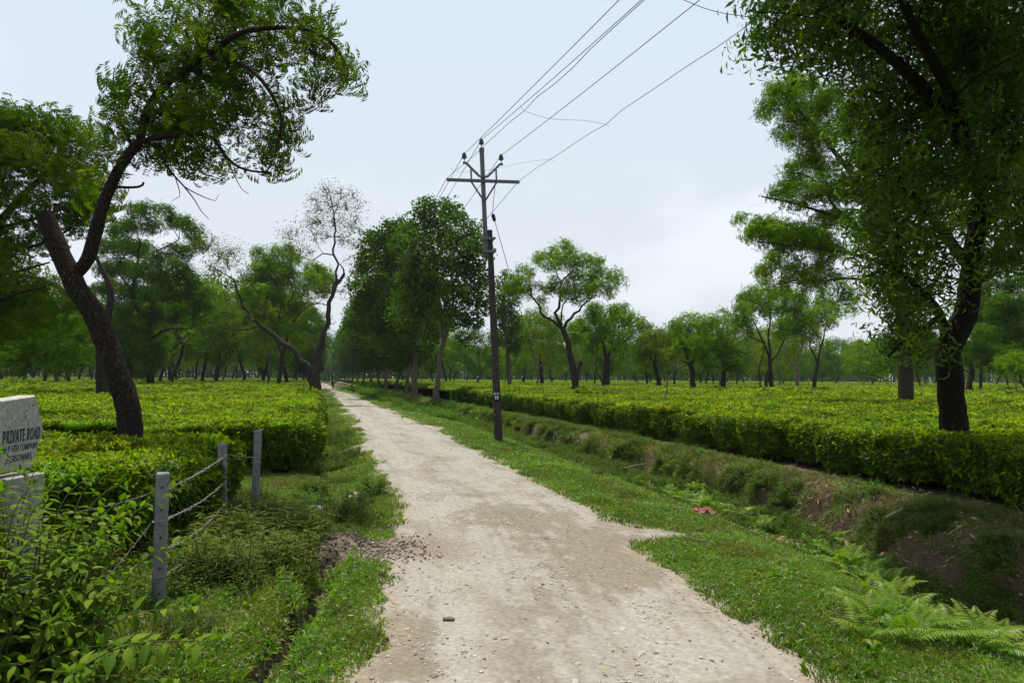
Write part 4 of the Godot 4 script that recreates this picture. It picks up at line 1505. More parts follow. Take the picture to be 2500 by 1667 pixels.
func build_grass():
	var fresh := [[0.105, 0.215, 0.014], [0.135, 0.255, 0.018], [0.085, 0.18, 0.014], [0.19, 0.275, 0.05], [0.22, 0.21, 0.09]]
	var olive := [[0.13, 0.155, 0.025], [0.16, 0.165, 0.035], [0.09, 0.13, 0.02], [0.2, 0.17, 0.06]]
	var tl := [grass_tile(1, 170, 0.2, 0.025, 0.065, 0.0045, fresh), grass_tile(2, 170, 0.2, 0.03, 0.08, 0.005, fresh), grass_tile(3, 150, 0.2, 0.03, 0.09, 0.003, olive)]
	var o := Node3D.new()
	o.name = "grass"
	add_child(o)
	tag(o, "short green turf on the verges and the bank", "grass", "", "stuff")
	rng.seed = 31
	var xs := [[], [], []]
	var cs := [[], [], []]
	for z in [[2.6, 8.0, 85.0, 1.0], [8.0, 14.0, 34.0, 1.15], [14.0, 26.0, 14.0, 1.7], [26.0, 60.0, 4.0, 2.8], [60.0, 130.0, 0.9, 5.0]]:
		var st := sqrt(1.0 / z[2])
		var d: float = z[0]
		while d < z[1]:
			var t := -5.5
			while t < 7.3:
				var pd := d + r(-0.5, 0.5) * st
				var pt := t + r(-0.5, 0.5) * st
				t += st
				if rng.randf() > lawn(pd, pt): continue
				var x := xc(pd) + pt
				if absf(x) > 0.8 * pd + 1.5: continue
				var dry := m2(pd * 0.7, pt * 0.9) + (0.25 if pt > 4.6 else 0.0) + (0.12 if pt < -2.3 else -0.1)
				var k := 2 if dry + r(-0.2, 0.2) > 0.22 else rng.randi() % 2
				var h := ground_h(pd, pt)
				var up := Vector3((ground_h(pd, pt - 0.1) - ground_h(pd, pt + 0.1)) * 5.0, 1.0, -(ground_h(pd - 0.1, pt) - ground_h(pd + 0.1, pt)) * 5.0)
				var sc: float = z[3] * r(0.8, 1.2)
				var hy: float = sc * (1.0 + 0.5 * clampf(n2(pd * 0.8, pt * 0.8) * 2.0, -0.5, 1.0))
				if z[0] > 20.0: hy = minf(hy, 2.2)
				xs[k].append(Transform3D(basis_y(up, r(0, TAU)).scaled_local(Vector3(sc, hy, sc)), Vector3(x, h, -pd)))
				var w := 1.0 + 0.35 * n2(pd * 0.5 + 7.0, pt * 0.5) + 0.3 * n2(pd * 2.5, pt * 2.5) + r(-0.15, 0.15)
				cs[k].append(Color(w * r(0.9, 1.15), w, w))
			d += st
	for k in 3: scatter("blades", tl[k], mats.grass, xs[k], cs[k], o)

func weed_mesh(sd: int, kind: int) -> ArrayMesh:
	rng.seed = sd
	var b := Baker.new()
	var pal: Array = [[[0.13, 0.165, 0.03], [0.17, 0.17, 0.045], [0.09, 0.14, 0.025]], [[0.05, 0.095, 0.03], [0.065, 0.115, 0.035], [0.085, 0.13, 0.035]], [[0.08, 0.16, 0.02], [0.105, 0.185, 0.025], [0.06, 0.12, 0.02]]][kind]
	for i in 16:
		var q := rdir()
		var p := Vector3(q.x, 0, q.z) * 0.12
		var ht: float = r(0.14, 0.32)
		var lean := Vector3(q.x * r(0.1, 0.5), 1.0, q.z * r(0.1, 0.5)).normalized()
		var st := PackedVector3Array()
		leaf(st, p, lean, rdir(), ht, 0.006, 0.05, false)
		b.add(st, Transform3D(), fill(Color(0.1, 0.12, 0.04), st.size()))
		for j in 9:
			var y := ht * (0.2 + 0.09 * j)
			var a := j * 2.4 + i
			var s := PackedVector3Array()
			var dr := Vector3(cos(a), 0.45, sin(a))
			if kind == 0: leaf(s, p + lean * y, dr, Vector3.UP + rdir() * 0.3, r(0.06, 0.11), 0.012, 0.4, true)
			elif kind == 1: leaf(s, p + lean * y, dr, Vector3.UP + rdir() * 0.3, r(0.035, 0.06), 0.014, 0.25, true)
			else: leaf(s, p + lean * y, dr, Vector3.UP + rdir() * 0.3, r(0.035, 0.06), 0.03, 0.25, true)
			var c: Array = pal[rng.randi() % 3]
			b.add(s, Transform3D(), fill(Color(c[0], c[1], c[2]), s.size()))
	return b.mesh()

func build_weeds():
	var ms := []
	for k in 3: ms.append([weed_mesh(400 + k, k), weed_mesh(410 + k, k)])
	var o := Node3D.new()
	o.name = "verge_weeds"
	add_child(o)
	tag(o, "rank low weeds and herbs growing through the verge grass", "weeds", "", "stuff")
	rng.seed = 61
	var xs := [[], [], []]
	var cs := [[], [], []]
	# olive grassy weeds around the fence and along the left verge
	for i in 16000:
		var d := r(4.0, 34.0)
		var t := r(-4.6, -1.75)
		if t < (-3.7 if d < 11.0 else LEFT_T + 0.1) and tea_in(d, t): continue
		var lush := n2(d * 0.6 + 3.0, t * 0.8) + 0.5 * n2(d * 2.0, t * 2.0)
		if d < 7.2 and t > -2.15: continue
		var near := 0.45 if (d > 5.6 and d < 8.6 and t < -2.2) else 0.0
		if lush + near < r(0.0, 0.6): continue
		if d > 10.3 and d < 12.5 and t < -2.6: continue
		if rng.randf() > clampf(d / 9.0, 0.3, 1.0) * 0.5: continue
		if rng.randf() > 0.75: continue
		var k := 0 if n2(d * 0.5 + 90.0, t * 0.7) + near > 0.1 else 1 if rng.randf() < 0.6 else 2
		var sc := (0.45 + 0.95 * pow(rng.randf(), 2.0)) * (0.8 if d < 14.0 else 1.2) * (1.5 if near > 0.0 else 1.0)
		xs[k].append(Transform3D(Basis(Vector3.UP, r(0, TAU)).scaled(Vector3(sc, sc * r(0.7, 1.1), sc)), at(d, t, -0.01)))
		var w := r(0.8, 1.2)
		cs[k].append(Color(w, w, w))
	# creepers on the bank face and in the ditch
	for i in 17000:
		var d := r(4.2, 46.0)
		var t := 4.9 + rng.randfn(0.0, 0.55)
		if n2(d * 0.9, t * 1.3) < -0.02 + 0.15 * smoothstep(12.0, 20.0, d) * 0.0: continue
		if rng.randf() > 0.62: continue
		var k := 2 if rng.randf() < 0.45 else 0 if rng.randf() < 0.5 else 1
		var sc := r(0.35, 0.8) * (1.0 if d < 16.0 else 1.25)
		var up := Vector3((ground_h(d, t - 0.1) - ground_h(d, t + 0.1)) * 4.0, 1.0, 0.0)
		xs[k].append(Transform3D(basis_y(up, r(0, TAU)).scaled_local(Vector3.ONE * sc), at(d, t, -0.01)))
		var w := r(0.7, 1.15)
		cs[k].append(Color(w, w, w))
	# rank growth between the road and the avenue
	for i in 900:
		var d := r(30.0, 120.0)
		var t := r(2.0, 5.2)
		if n2(d * 0.15, t * 0.5) < -0.15: continue
		var sc := r(1.2, 2.4) * (1.0 if d < 60.0 else 1.5)
		xs[2].append(Transform3D(Basis(Vector3.UP, r(0, TAU)).scaled(Vector3(sc, sc * 0.8, sc)), at(d, t, -0.02)))
		cs[2].append(Color(1.1, 1.1, 1.0))
	for k in 3: scatter("herbs", ms[k][0], mats.leaf, xs[k], cs[k], o)
	# single plants that stand out
	var plants := [[9.6, -1.75, 1, 1.5, "dusty grey-green weed beside the mound of earth"], [8.6, -2.0, 1, 1.7, "dark bushy weed on the verge above the earth mound"], [10.6, -1.6, 2, 1.3, "round green weed beside the scrap in the grass"], [15.4, -1.75, 1, 1.5, "dark rounded weed at the broken road edge"], [13.2, -2.5, 1, 1.4, "grey-green weed below the corner of the tea hedge"], [20.5, -1.8, 1, 1.6, "dark weed on the verge opposite the pole"], [11.2, -2.5, 2, 0.9, "small upright weed in the grassy gap"], [13.6, 3.1, 1, 1.0, "small dark weed alone on the turf by the bank"]]
	for q in plants:
		var p := thing("weed", q[4], "weed", at(q[0], q[1], -0.01))
		for k in 3:
			part("sprout", ms[q[2]][k % 2], mats.leaf, p, Transform3D(Basis(Vector3.UP, k * 2.0).scaled(Vector3.ONE * q[3] * r(0.8, 1.0)), Vector3(r(-0.1, 0.1), 0, r(-0.1, 0.1))))
	# bright bush at the foot of the avenue
	var bb := Baker.new()
	rng.seed = 66
	for i in 14: clump(bb, "broad", tints["plight"].map(func(c): return fill(c[0] * 1.3, sprigs["broad0"].size())), Vector3(r(-1.4, 1.4), r(0.3, 1.3), r(-0.8, 0.8)), 0.6, 9, 0.5)
	var bush := thing("roadside_bush", "bright green bush at the foot of the avenue trees", "bush", at(88.0, 4.0, 0.0))
	part("foliage", bb.mesh(), mats.leaf, bush)

func frond_mesh(sd: int, ln: float, bend: float) -> ArrayMesh:
	rng.seed = sd
	var b := Baker.new()
	var p := Vector3.ZERO
	var dr := Vector3(0.25, 1, 0).normalized()
	var n := 22
	var st := PackedVector3Array()
	var s := PackedVector3Array()
	for i in n:
		var f := i / float(n)
		dr = (dr + Vector3(bend * 0.09, -bend * 0.075 * (0.5 + f), 0)).normalized()
		var q := p + dr * ln / n
		leaf(st, p, dr, Vector3.BACK, ln / n * 1.2, 0.008 * (1.0 - f) + 0.003, 0.0, false)
		leaf(st, p, dr, Vector3.UP, ln / n * 1.2, 0.008 * (1.0 - f) + 0.003, 0.0, false)
		if f > 0.14:
			var w := ln * 0.27 * sin(PI * clampf(0.12 + 0.86 * (1.0 - pow(1.0 - (f - 0.14) / 0.86, 1.5)), 0.0, 1.0)) + 0.01
			for g in [-1.0, 1.0]:
				var d2: Vector3 = (Vector3.BACK * g + dr * 0.35 + Vector3(0, -0.12, 0) + rdir() * 0.08).normalized()
				var nm: Vector3 = dr.cross(Vector3.BACK * g) * g * -1.0
				if nm.y < 0.0: nm = -nm
				leaf(s, q, d2, nm, w * r(0.9, 1.05), ln / n * 0.95, 0.22, true)
		p = q
	b.add(st, Transform3D(), fill(Color(0.12, 0.16, 0.03), st.size()))
	b.add(s, Transform3D(), fill([Color(0.12, 0.245, 0.012), Color(0.095, 0.2, 0.014), Color(0.17, 0.26, 0.016)][sd % 3], s.size()))
	return b.mesh()

func build_ferns():
	var fr := [frond_mesh(500, 0.72, 0.6), frond_mesh(501, 0.6, 0.85), frond_mesh(502, 0.5, 0.45)]
	rng.seed = 71
	for i in range(0, FERNS.size(), 3):
		var p := at_xz(FERNS[i], FERNS[i + 1], 0.0)
		var sz: float = FERNS[i + 2] * (0.62 if FERNS[i + 1] < 6.4 else 0.78)
		var near: bool = FERNS[i + 1] < 6.4
		var lab := "bright green fern at the foot of the bank near the leaf litter" if near else "light green fern growing in the ditch below the bank"
		var o := thing("fern", lab, "fern", p, r(0, TAU), "ferns by the leaf litter" if near else "ferns in the ditch")
		var n := 9 + rng.randi() % 4
		for k in n:
			var sc := sz * r(0.75, 1.15)
			part("frond", fr[rng.randi() % 3], mats.grass, o, Transform3D((Basis(Vector3.UP, TAU * k / n + r(-0.3, 0.3)) * Basis(Vector3.BACK, r(-0.25, 0.3))).scaled(Vector3.ONE * sc), Vector3(r(-0.04, 0.04), -0.02, r(-0.04, 0.04))))

# ---------------------------------------------------------------- bank, road litter
func rock_mesh(sd: int, flat: float, col: Color) -> ArrayMesh:
	rng.seed = sd
	var sp := SphereMesh.new()
	sp.radial_segments = 10
	sp.rings = 5
	sp.radius = 0.5
	sp.height = 1.0
	var a := sp.get_mesh_arrays()
	var v: PackedVector3Array = a[Mesh.ARRAY_VERTEX]
	var c := PackedColorArray()
	for i in v.size():
		var q := v[i]
		var k := 1.0 + 0.5 * na.get_noise_3dv(q * 1.6 + Vector3(sd * 3.7, 0, 0)) + 0.25 * na.get_noise_3dv(q * 4.0 + Vector3(sd, 5, 0))
		v[i] = Vector3(q.x * k, q.y * k * flat, q.z * k * 0.8)
		c.append(col)
	a[Mesh.ARRAY_VERTEX] = v
	a[Mesh.ARRAY_COLOR] = c
	a[Mesh.ARRAY_NORMAL] = null
	a[Mesh.ARRAY_TANGENT] = null
	a[Mesh.ARRAY_TEX_UV] = null
	var st := SurfaceTool.new()
	var m := ArrayMesh.new()
	m.add_surface_from_arrays(Mesh.PRIMITIVE_TRIANGLES, a)
	st.create_from(m, 0)
	st.generate_normals()
	return st.commit()

func build_bank_things():
	rng.seed = 81
	# fallen leaves under the glossy tree
	var s := PackedVector3Array()
	leaf(s, Vector3(-0.05, 0.008, 0), Vector3.RIGHT, Vector3.UP, 0.1, 0.035, -0.12, true)
	var b := Baker.new()
	b.add(s, Transform3D(), fill(Color.WHITE, s.size()))
	var xs := []
	var cs := []
	for i in 4200:
		var d := r(3.6, 12.5)
		var t := r(3.6, 7.4)
		if rng.randf() < 0.5 * smoothstep(9.0, 12.5, d): continue
		if n2(d * 1.2, t * 1.2) < -0.15 and rng.randf() < 0.8: continue
		var up := Vector3((ground_h(d, t - 0.08) - ground_h(d, t + 0.08)) * 6.0, 1.0, -(ground_h(d - 0.08, t) - ground_h(d + 0.08, t)) * 6.0) + rdir() * 0.5
		xs.append(Transform3D(basis_y(up, r(0, TAU)).scaled_local(Vector3.ONE * r(0.6, 1.25)), at(d, t, 0.012)))
		var c: Color = [Color(0.30, 0.18, 0.10), Color(0.22, 0.13, 0.075), Color(0.38, 0.26, 0.16), Color(0.16, 0.10, 0.06), Color(0.42, 0.34, 0.25)][rng.randi() % 5]
		cs.append(c)
	for i in 260:
		var d := r(3.6, 12.0)
		var t := r(-2.9, 3.6)
		xs.append(Transform3D(basis_y(Vector3.UP + rdir() * 0.3, r(0, TAU)).scaled_local(Vector3.ONE * r(0.3, 0.7)), at(d, t, 0.02)))
		cs.append(Color(0.3, 0.22, 0.13))
	var o := scatter("leaf_litter", b.mesh(), mats.dry, xs, cs, self)
	tag(o, "brown fallen leaves strewn over the bank under the glossy tree", "fallen leaves", "", "stuff")
	# dry grass stalks hanging on the bank
	var hay := grass_tile(90, 60, 0.22, 0.08, 0.2, 0.0025, [[0.26, 0.2, 0.12], [0.2, 0.15, 0.085], [0.16, 0.14, 0.06]])
	xs = []
	cs = []
	for i in 1500:
		var d := r(5.0, 30.0)
		var t := 5.35 + rng.randfn(0.0, 0.4)
		if n2(d * 0.7 + 5.0, t * 0.8) < -0.1: continue
		var up := Vector3((ground_h(d, t - 0.1) - ground_h(d, t + 0.1)) * 5.0 - 0.6, 0.8, 0.2)
		xs.append(Transform3D(basis_y(up, r(0, TAU)).scaled_local(Vector3.ONE * r(0.5, 1.1)), at(d, t, -0.01)))
		var w := r(0.6, 1.2)
		cs.append(Color(w, w, w))
	tag(scatter("dry_grass", hay, mats.dry, xs, cs, self), "brown dry grass hanging over the lip of the earth bank", "grass", "", "stuff")
	# roots and sticks
	for q in ROOTS:
		var p := []
		for i in range(2, q.size(), 3): p.append(Vector3(q[i], q[i + 1], q[i + 2]))
		var sp := spline(p, 0.06)
		for i in sp.size(): sp[i] += Vector3(n2(i * 0.31, q[1] * 900.0), n2(i * 0.27, 40.0 + q[1] * 700.0), n2(i * 0.23, 80.0)) * q[1] * 1.8
		var k := Solid.new()
		k.tube(sp, taper(sp.size(), q[1], q[1] * 0.45), 8, Color(0.2, 0.165, 0.13), 0.3, na)
		tag(part("root" if q[1] > 0.02 else "stick", k.mesh(), mats.palebark, self), q[0], "root" if q[1] > 0.02 else "stick", "roots and sticks of the bank")
	# red rag
	var gm := []
	var rag := Solid.new()
	for i in 9:
		for j in 7:
			gm.append(Vector3((i - 4) * 0.036 + 0.02 * n2(i * 1.3, j), 0.05 + 0.09 * n2(i * 0.9, j * 1.1) + 0.03 * n2(i * 2.3, j * 2.7), (j - 3) * 0.04))
	for i in 8:
		for j in 6:
			var c := Color(0.2, 0.05, 0.045) if n2(i * 0.8, j * 0.8 + 4.0) > -0.05 else Color(0.3, 0.17, 0.14)
			rag.quad(gm[i * 7 + j], gm[i * 7 + j + 1], gm[i * 7 + j + 8], gm[i * 7 + j + 7], c)
	var ro := part("cloth_scrap", rag.mesh(), mats.core, self, Transform3D(Basis(Vector3.UP, 0.3), at_xz(RAG[0], RAG[1], 0.03)))
	tag(ro, "crumpled red scrap of cloth lying before the ferns", "rag")

func build_road_things():
	rng.seed = 91
	var ms := []
	for k in 5: ms.append(rock_mesh(600 + k, [0.45, 0.6, 0.35, 0.7, 0.5][k], Color.WHITE))
	var cols := [Color(0.38, 0.35, 0.30), Color(0.31, 0.285, 0.25), Color(0.43, 0.40, 0.35), Color(0.22, 0.2, 0.175), Color(0.34, 0.30, 0.25)]
	# gravel too fine to count
	var xs := [[], [], [], [], []]
	var cs := [[], [], [], [], []]
	for i in 20000:
		var d := 3.2 + 17.0 * pow(rng.randf(), 1.6)
		var t := r(edge_l(d) - 0.05, edge_r(d) + 0.05)
		var g := n2(d * 0.9 + 20.0, t * 1.2) + 0.35 * n2(d * 3.0, t * 3.0) + 0.15 * bell(d - 7.25, 0.4) * bell(t + 1.2, 0.8) + 0.35 * bell(d - 10.8, 0.7) * bell(t + 0.4, 0.8) + 0.2 * smoothstep(0.8, 1.4, absf(t))
		if g < r(-0.1, 0.5): continue
		var sz := 0.007 + 0.024 * pow(rng.randf(), 3.0)
		var k := rng.randi() % 5
		xs[k].append(Transform3D((Basis(rdir(), r(0, TAU)) if sz < 0.012 else Basis(Vector3.UP, r(0, TAU))).scaled(Vector3.ONE * sz), at(d, t, sz * 0.08)))
		cs[k].append(cols[rng.randi() % 5] * r(0.95, 1.3))
	var o := Node3D.new()
	o.name = "gravel"
	add_child(o)
	tag(o, "fine pale gravel scattered over the dirt road", "gravel", "", "stuff")
	for k in 5: scatter("pebbles", ms[k], mats.stone, xs[k], cs[k], o)
	# stones one can pick out
	var vm := []
	for k in 8: vm.append(rock_mesh(620 + k, [0.4, 0.55, 0.3, 0.6][k % 4], cols[k % 5]))
	for i in 240:
		var d := 3.7 + 9.0 * pow(rng.randf(), 1.5)
		var t := r(edge_l(d), edge_r(d))
		var mound := i > 215
		if mound:
			d = 7.2 + rng.randfn(0.0, 0.22)
			t = -1.55 + rng.randfn(0.0, 0.4)
		elif n2(d * 0.9 + 20.0, t * 1.2) < -0.1: continue
		var sz := r(0.02, 0.04) + (0.04 * pow(rng.randf(), 4.0))
		var q := part("stone", vm[rng.randi() % 8], mats.stone, self, Transform3D(Basis(Vector3.UP, r(0, TAU)).scaled(Vector3.ONE * sz), at(d, t, -sz * 0.08)))
		tag(q, "small stone in the churned earth mound at the road edge" if mound else "pale flat stone set in the dirt road", "stone", "stones of the earth mound" if mound else "stones in the road")
	# clods of dug earth
	var cm := [rock_mesh(640, 0.7, Color(0.24, 0.2, 0.16)), rock_mesh(641, 0.6, Color(0.29, 0.245, 0.2)), rock_mesh(642, 0.8, Color(0.2, 0.165, 0.13))]
	var cx := [[], [], []]
	for i in 3200:
		var d := 7.2 + rng.randfn(0.0, 0.26)
		var t := -1.75 + rng.randfn(0.0, 0.42)
		if t > -0.85 or t < -2.6: continue
		var sz := 0.008 + 0.035 * pow(rng.randf(), 4.0)
		cx[i % 3].append(Transform3D(Basis(rdir(), r(0, TAU)).scaled(Vector3.ONE * sz), at(d, t, sz * 0.15)))
	for i in 260:
		var d := r(3.4, 6.9)
		var t := -1.97 + 0.09 * n2(d * 1.3, 77.0) + rng.randfn(0.0, 0.09)
		cx[i % 3].append(Transform3D(Basis(rdir(), r(0, TAU)).scaled(Vector3.ONE * r(0.015, 0.05)), at(d, t, 0.0)))
	var eo := Node3D.new()
	eo.name = "loose_earth"
	add_child(eo)
	tag(eo, "dark crumbly clods of dug earth along the drain", "earth", "", "stuff")
	for k in 3: scatter("clods", cm[k], mats.soil, cx[k], [], eo)
	# a few single things
	var dark := part("stone", rock_mesh(650, 0.5, Color(0.17, 0.12, 0.1)), mats.stone, self, Transform3D(Basis(Vector3.UP, 0.3).scaled(Vector3(0.1, 0.055, 0.06)), at_xz(-0.46, 5.2, 0.012)))
	tag(dark, "dark brown stone lying alone in the road", "stone")
	var fl := part("stone_slab", rock_mesh(651, 0.25, Color(0.2, 0.2, 0.2)), mats.stone, self, Transform3D(Basis(Vector3.UP, 0.1).scaled(Vector3(0.5, 0.22, 0.3)), at_xz(-2.85, 9.85, 0.03)))
	tag(fl, "flat grey stone slab in the grass past the fence", "stone")
	var sc := thing("husk_scrap", "torn tan husk lying in the grass beside a weed", "litter", at_xz(-2.42, 10.7, 0.03), 0.5)
	for k in 3:
		var s := Solid.new()
		var c: Color = [Color(0.55, 0.38, 0.24), Color(0.4, 0.3, 0.2), Color(0.3, 0.22, 0.15)][k]
		for i in 6:
			var y0 := sin(i / 6.0 * PI) * 0.05
			var y1 := sin((i + 1) / 6.0 * PI) * 0.05
			s.quad(Vector3(i * 0.04, y0, -0.05), Vector3(i * 0.04, y0 * 0.7, 0.05), Vector3(i * 0.04 + 0.04, y1 * 0.7, 0.05), Vector3(i * 0.04 + 0.04, y1, -0.05), c)
		part("husk_piece", s.mesh(), mats.core, sc, Transform3D(Basis(Vector3.UP, k * 0.9), Vector3(k * 0.06 - 0.1, 0.01 * k, k * 0.07)))

# ---------------------------------------------------------------- cyclist
func body_field(p: Vector3, bones: Array) -> float:
	var s := 1e9
	for b in bones:
		var ab: Vector3 = b[1] - b[0]
		var f := clampf((p - b[0]).dot(ab) / maxf(ab.length_squared(), 1e-6), 0.0, 1.0)
		var q: float = p.distance_to(b[0] + ab * f) - lerpf(b[2], b[3], f)
		var h := clampf(0.5 + 0.5 * (s - q) / 0.035, 0.0, 1.0)
		s = lerpf(s, q, h) - 0.035 * h * (1.0 - h)
	return s

func surface_net(bones: Array, cell: float, cf: Callable) -> ArrayMesh:
	var lo := Vector3.ONE * 1e9
	var hi := -lo
	for b in bones:
		for e in [[b[0], b[2]], [b[1], b[3]]]:
			lo = lo.min(e[0] - Vector3.ONE * (e[1] + 0.06))
			hi = hi.max(e[0] + Vector3.ONE * (e[1] + 0.06))
	var n := Vector3i(((hi - lo) / cell).ceil()) + Vector3i.ONE
	var f := PackedFloat32Array()
	for z in n.z:
		for y in n.y:
			for x in n.x: f.append(body_field(lo + Vector3(x, y, z) * cell, bones))
	var id := {}
	var s := Solid.new()
	var step := [1, n.x, n.x * n.y]
	for z in n.z - 1:
		for y in n.y - 1:
			for x in n.x - 1:
				var k := x + y * n.x + z * n.x * n.y
				var sum := Vector3.ZERO
				var cnt := 0
				for e in 12:
					var ax := e / 4
					var a1 := (ax + 1) % 3
					var a2 := (ax + 2) % 3
					var o := Vector3.ZERO
					o[a1] = e & 1
					o[a2] = (e >> 1) & 1
					var i0: int = k + step[a1] * (e & 1) + step[a2] * ((e >> 1) & 1)
					var v0 := f[i0]
					var v1 := f[i0 + step[ax]]
					if (v0 < 0.0) != (v1 < 0.0):
						o[ax] = v0 / (v0 - v1)
						sum += o
						cnt += 1
				if cnt:
					id[k] = s.v.size()
					var p := lo + (Vector3(x, y, z) + sum / cnt) * cell
					var g := Vector3(body_field(p + Vector3(0.01, 0, 0), bones) - body_field(p - Vector3(0.01, 0, 0), bones), body_field(p + Vector3(0, 0.01, 0), bones) - body_field(p - Vector3(0, 0.01, 0), bones), body_field(p + Vector3(0, 0, 0.01), bones) - body_field(p - Vector3(0, 0, 0.01), bones))
					s.v.append(p)
					s.n.append(g.normalized())
					s.c.append(cf.call(p))
	for z in range(1, n.z - 1):
		for y in range(1, n.y - 1):
			for x in range(1, n.x - 1):
				var k := x + y * n.x + z * n.x * n.y
				for ax in 3:
					var v0 := f[k]
					var v1 := f[k + step[ax]]
					if (v0 < 0.0) == (v1 < 0.0): continue
					var u: int = step[(ax + 1) % 3]
					var w: int = step[(ax + 2) % 3]
					var q := [id[k], id[k - u], id[k - u - w], id[k - w]]
					if v0 < 0.0: s.ix.append_array([q[0], q[2], q[1], q[0], q[3], q[2]])
					else: s.ix.append_array([q[0], q[1], q[2], q[0], q[2], q[3]])
	return s.mesh()

func build_cyclist():
	var p := at_xz(-30.35, 116.0, 0.0)
	var turn := 0.28
	var bike := thing("bicycle", "dark bicycle ridden along the far end of the road", "bicycle", p, turn)
	for z in [-0.52, 0.52]:
		var ring := []
		for i in 25: ring.append(Vector3(0, 0.34 + 0.32 * sin(TAU * i / 24.0), z + 0.32 * cos(TAU * i / 24.0)))
		var s := Solid.new()
		s.tube(ring, taper(25, 0.022, 0.022), 6, Color(0.03, 0.03, 0.03), 0.0, null, false)
		var wh := part("wheel", s.mesh(), mats.core, bike)
		s = Solid.new()
		for i in 10: s.tube([Vector3(0, 0.34, z), Vector3(0, 0.34 + 0.31 * sin(TAU * i / 10.0), z + 0.31 * cos(TAU * i / 10.0))], [0.004, 0.003], 4, Color(0.4, 0.4, 0.4))
		part("spokes", s.mesh(), mats.steel, wh)
	var s := Solid.new()
	for e in [[Vector3(0, 0.34, 0.52), Vector3(0, 0.85, 0.18)], [Vector3(0, 0.34, 0.52), Vector3(0, 0.3, 0.05)], [Vector3(0, 0.3, 0.05), Vector3(0, 0.9, 0.2)], [Vector3(0, 0.82, 0.18), Vector3(0, 0.84, -0.36)], [Vector3(0, 0.3, 0.05), Vector3(0, 0.78, -0.37)], [Vector3(0, 0.34, -0.52), Vector3(0, 1.0, -0.34)]]:
		s.tube([e[0], e[1]], [0.018, 0.018], 6, Color(0.05, 0.05, 0.06))
	part("frame", s.mesh(), mats.steel, bike)
	s = Solid.new()
	s.tube([Vector3(-0.27, 1.0, -0.2), Vector3(-0.2, 1.02, -0.34), Vector3(0.2, 1.02, -0.34), Vector3(0.27, 1.0, -0.2)], [0.014, 0.014, 0.014, 0.014], 6, Color(0.3, 0.3, 0.3))
	part("handlebar", s.mesh(), mats.steel, bike)
	s = Solid.new()
	s.box(Transform3D(Basis(), Vector3(0, 0.93, 0.22)), Vector3(0.16, 0.06, 0.24), Color(0.04, 0.03, 0.03))
	part("saddle", s.mesh(), mats.core, bike)
	var bones := [
		[Vector3(0, 1.02, 0.2), Vector3(0, 1.38, 0.08), 0.14, 0.15], [Vector3(-0.13, 1.42, 0.06), Vector3(0.13, 1.42, 0.06), 0.075, 0.075], [Vector3(0, 1.42, 0.06), Vector3(0, 1.56, 0.03), 0.06, 0.055], [Vector3(0, 1.6, 0.02), Vector3(0, 1.7, 0.01), 0.085, 0.095],
		[Vector3(-0.18, 1.42, 0.06), Vector3(-0.26, 1.2, -0.06), 0.055, 0.045], [Vector3(-0.26, 1.2, -0.06), Vector3(-0.25, 1.03, -0.24), 0.042, 0.034], [Vector3(0.18, 1.42, 0.06), Vector3(0.26, 1.2, -0.06), 0.055, 0.045], [Vector3(0.26, 1.2, -0.06), Vector3(0.25, 1.03, -0.24), 0.042, 0.034],
		[Vector3(-0.09, 1.0, 0.18), Vector3(-0.11, 0.82, -0.2), 0.1, 0.07], [Vector3(-0.11, 0.82, -0.2), Vector3(-0.1, 0.45, -0.05), 0.065, 0.045], [Vector3(-0.1, 0.44, -0.04), Vector3(-0.1, 0.4, -0.18), 0.045, 0.035],
		[Vector3(0.09, 1.0, 0.18), Vector3(0.11, 0.65, -0.1), 0.1, 0.07], [Vector3(0.11, 0.65, -0.1), Vector3(0.1, 0.22, 0.1), 0.065, 0.045], [Vector3(0.1, 0.2, 0.1), Vector3(0.1, 0.17, -0.04), 0.045, 0.035]]
	var cf := func(q: Vector3) -> Color:
		if q.y > 1.64 or (q.y > 1.57 and q.z > 0.02): return Color(0.02, 0.018, 0.016)
		if q.y > 1.5 or (q.y < 1.12 and absf(q.x) > 0.2): return Color(0.22, 0.13, 0.09)
		if q.y > 1.02: return Color(0.05, 0.045, 0.05)
		return Color(0.13, 0.06, 0.045)
	var rider := thing("person", "person in dark clothes riding a bicycle far down the road", "person", p, turn)
	part("body", surface_net(bones, 0.03, cf), mats.core, rider)

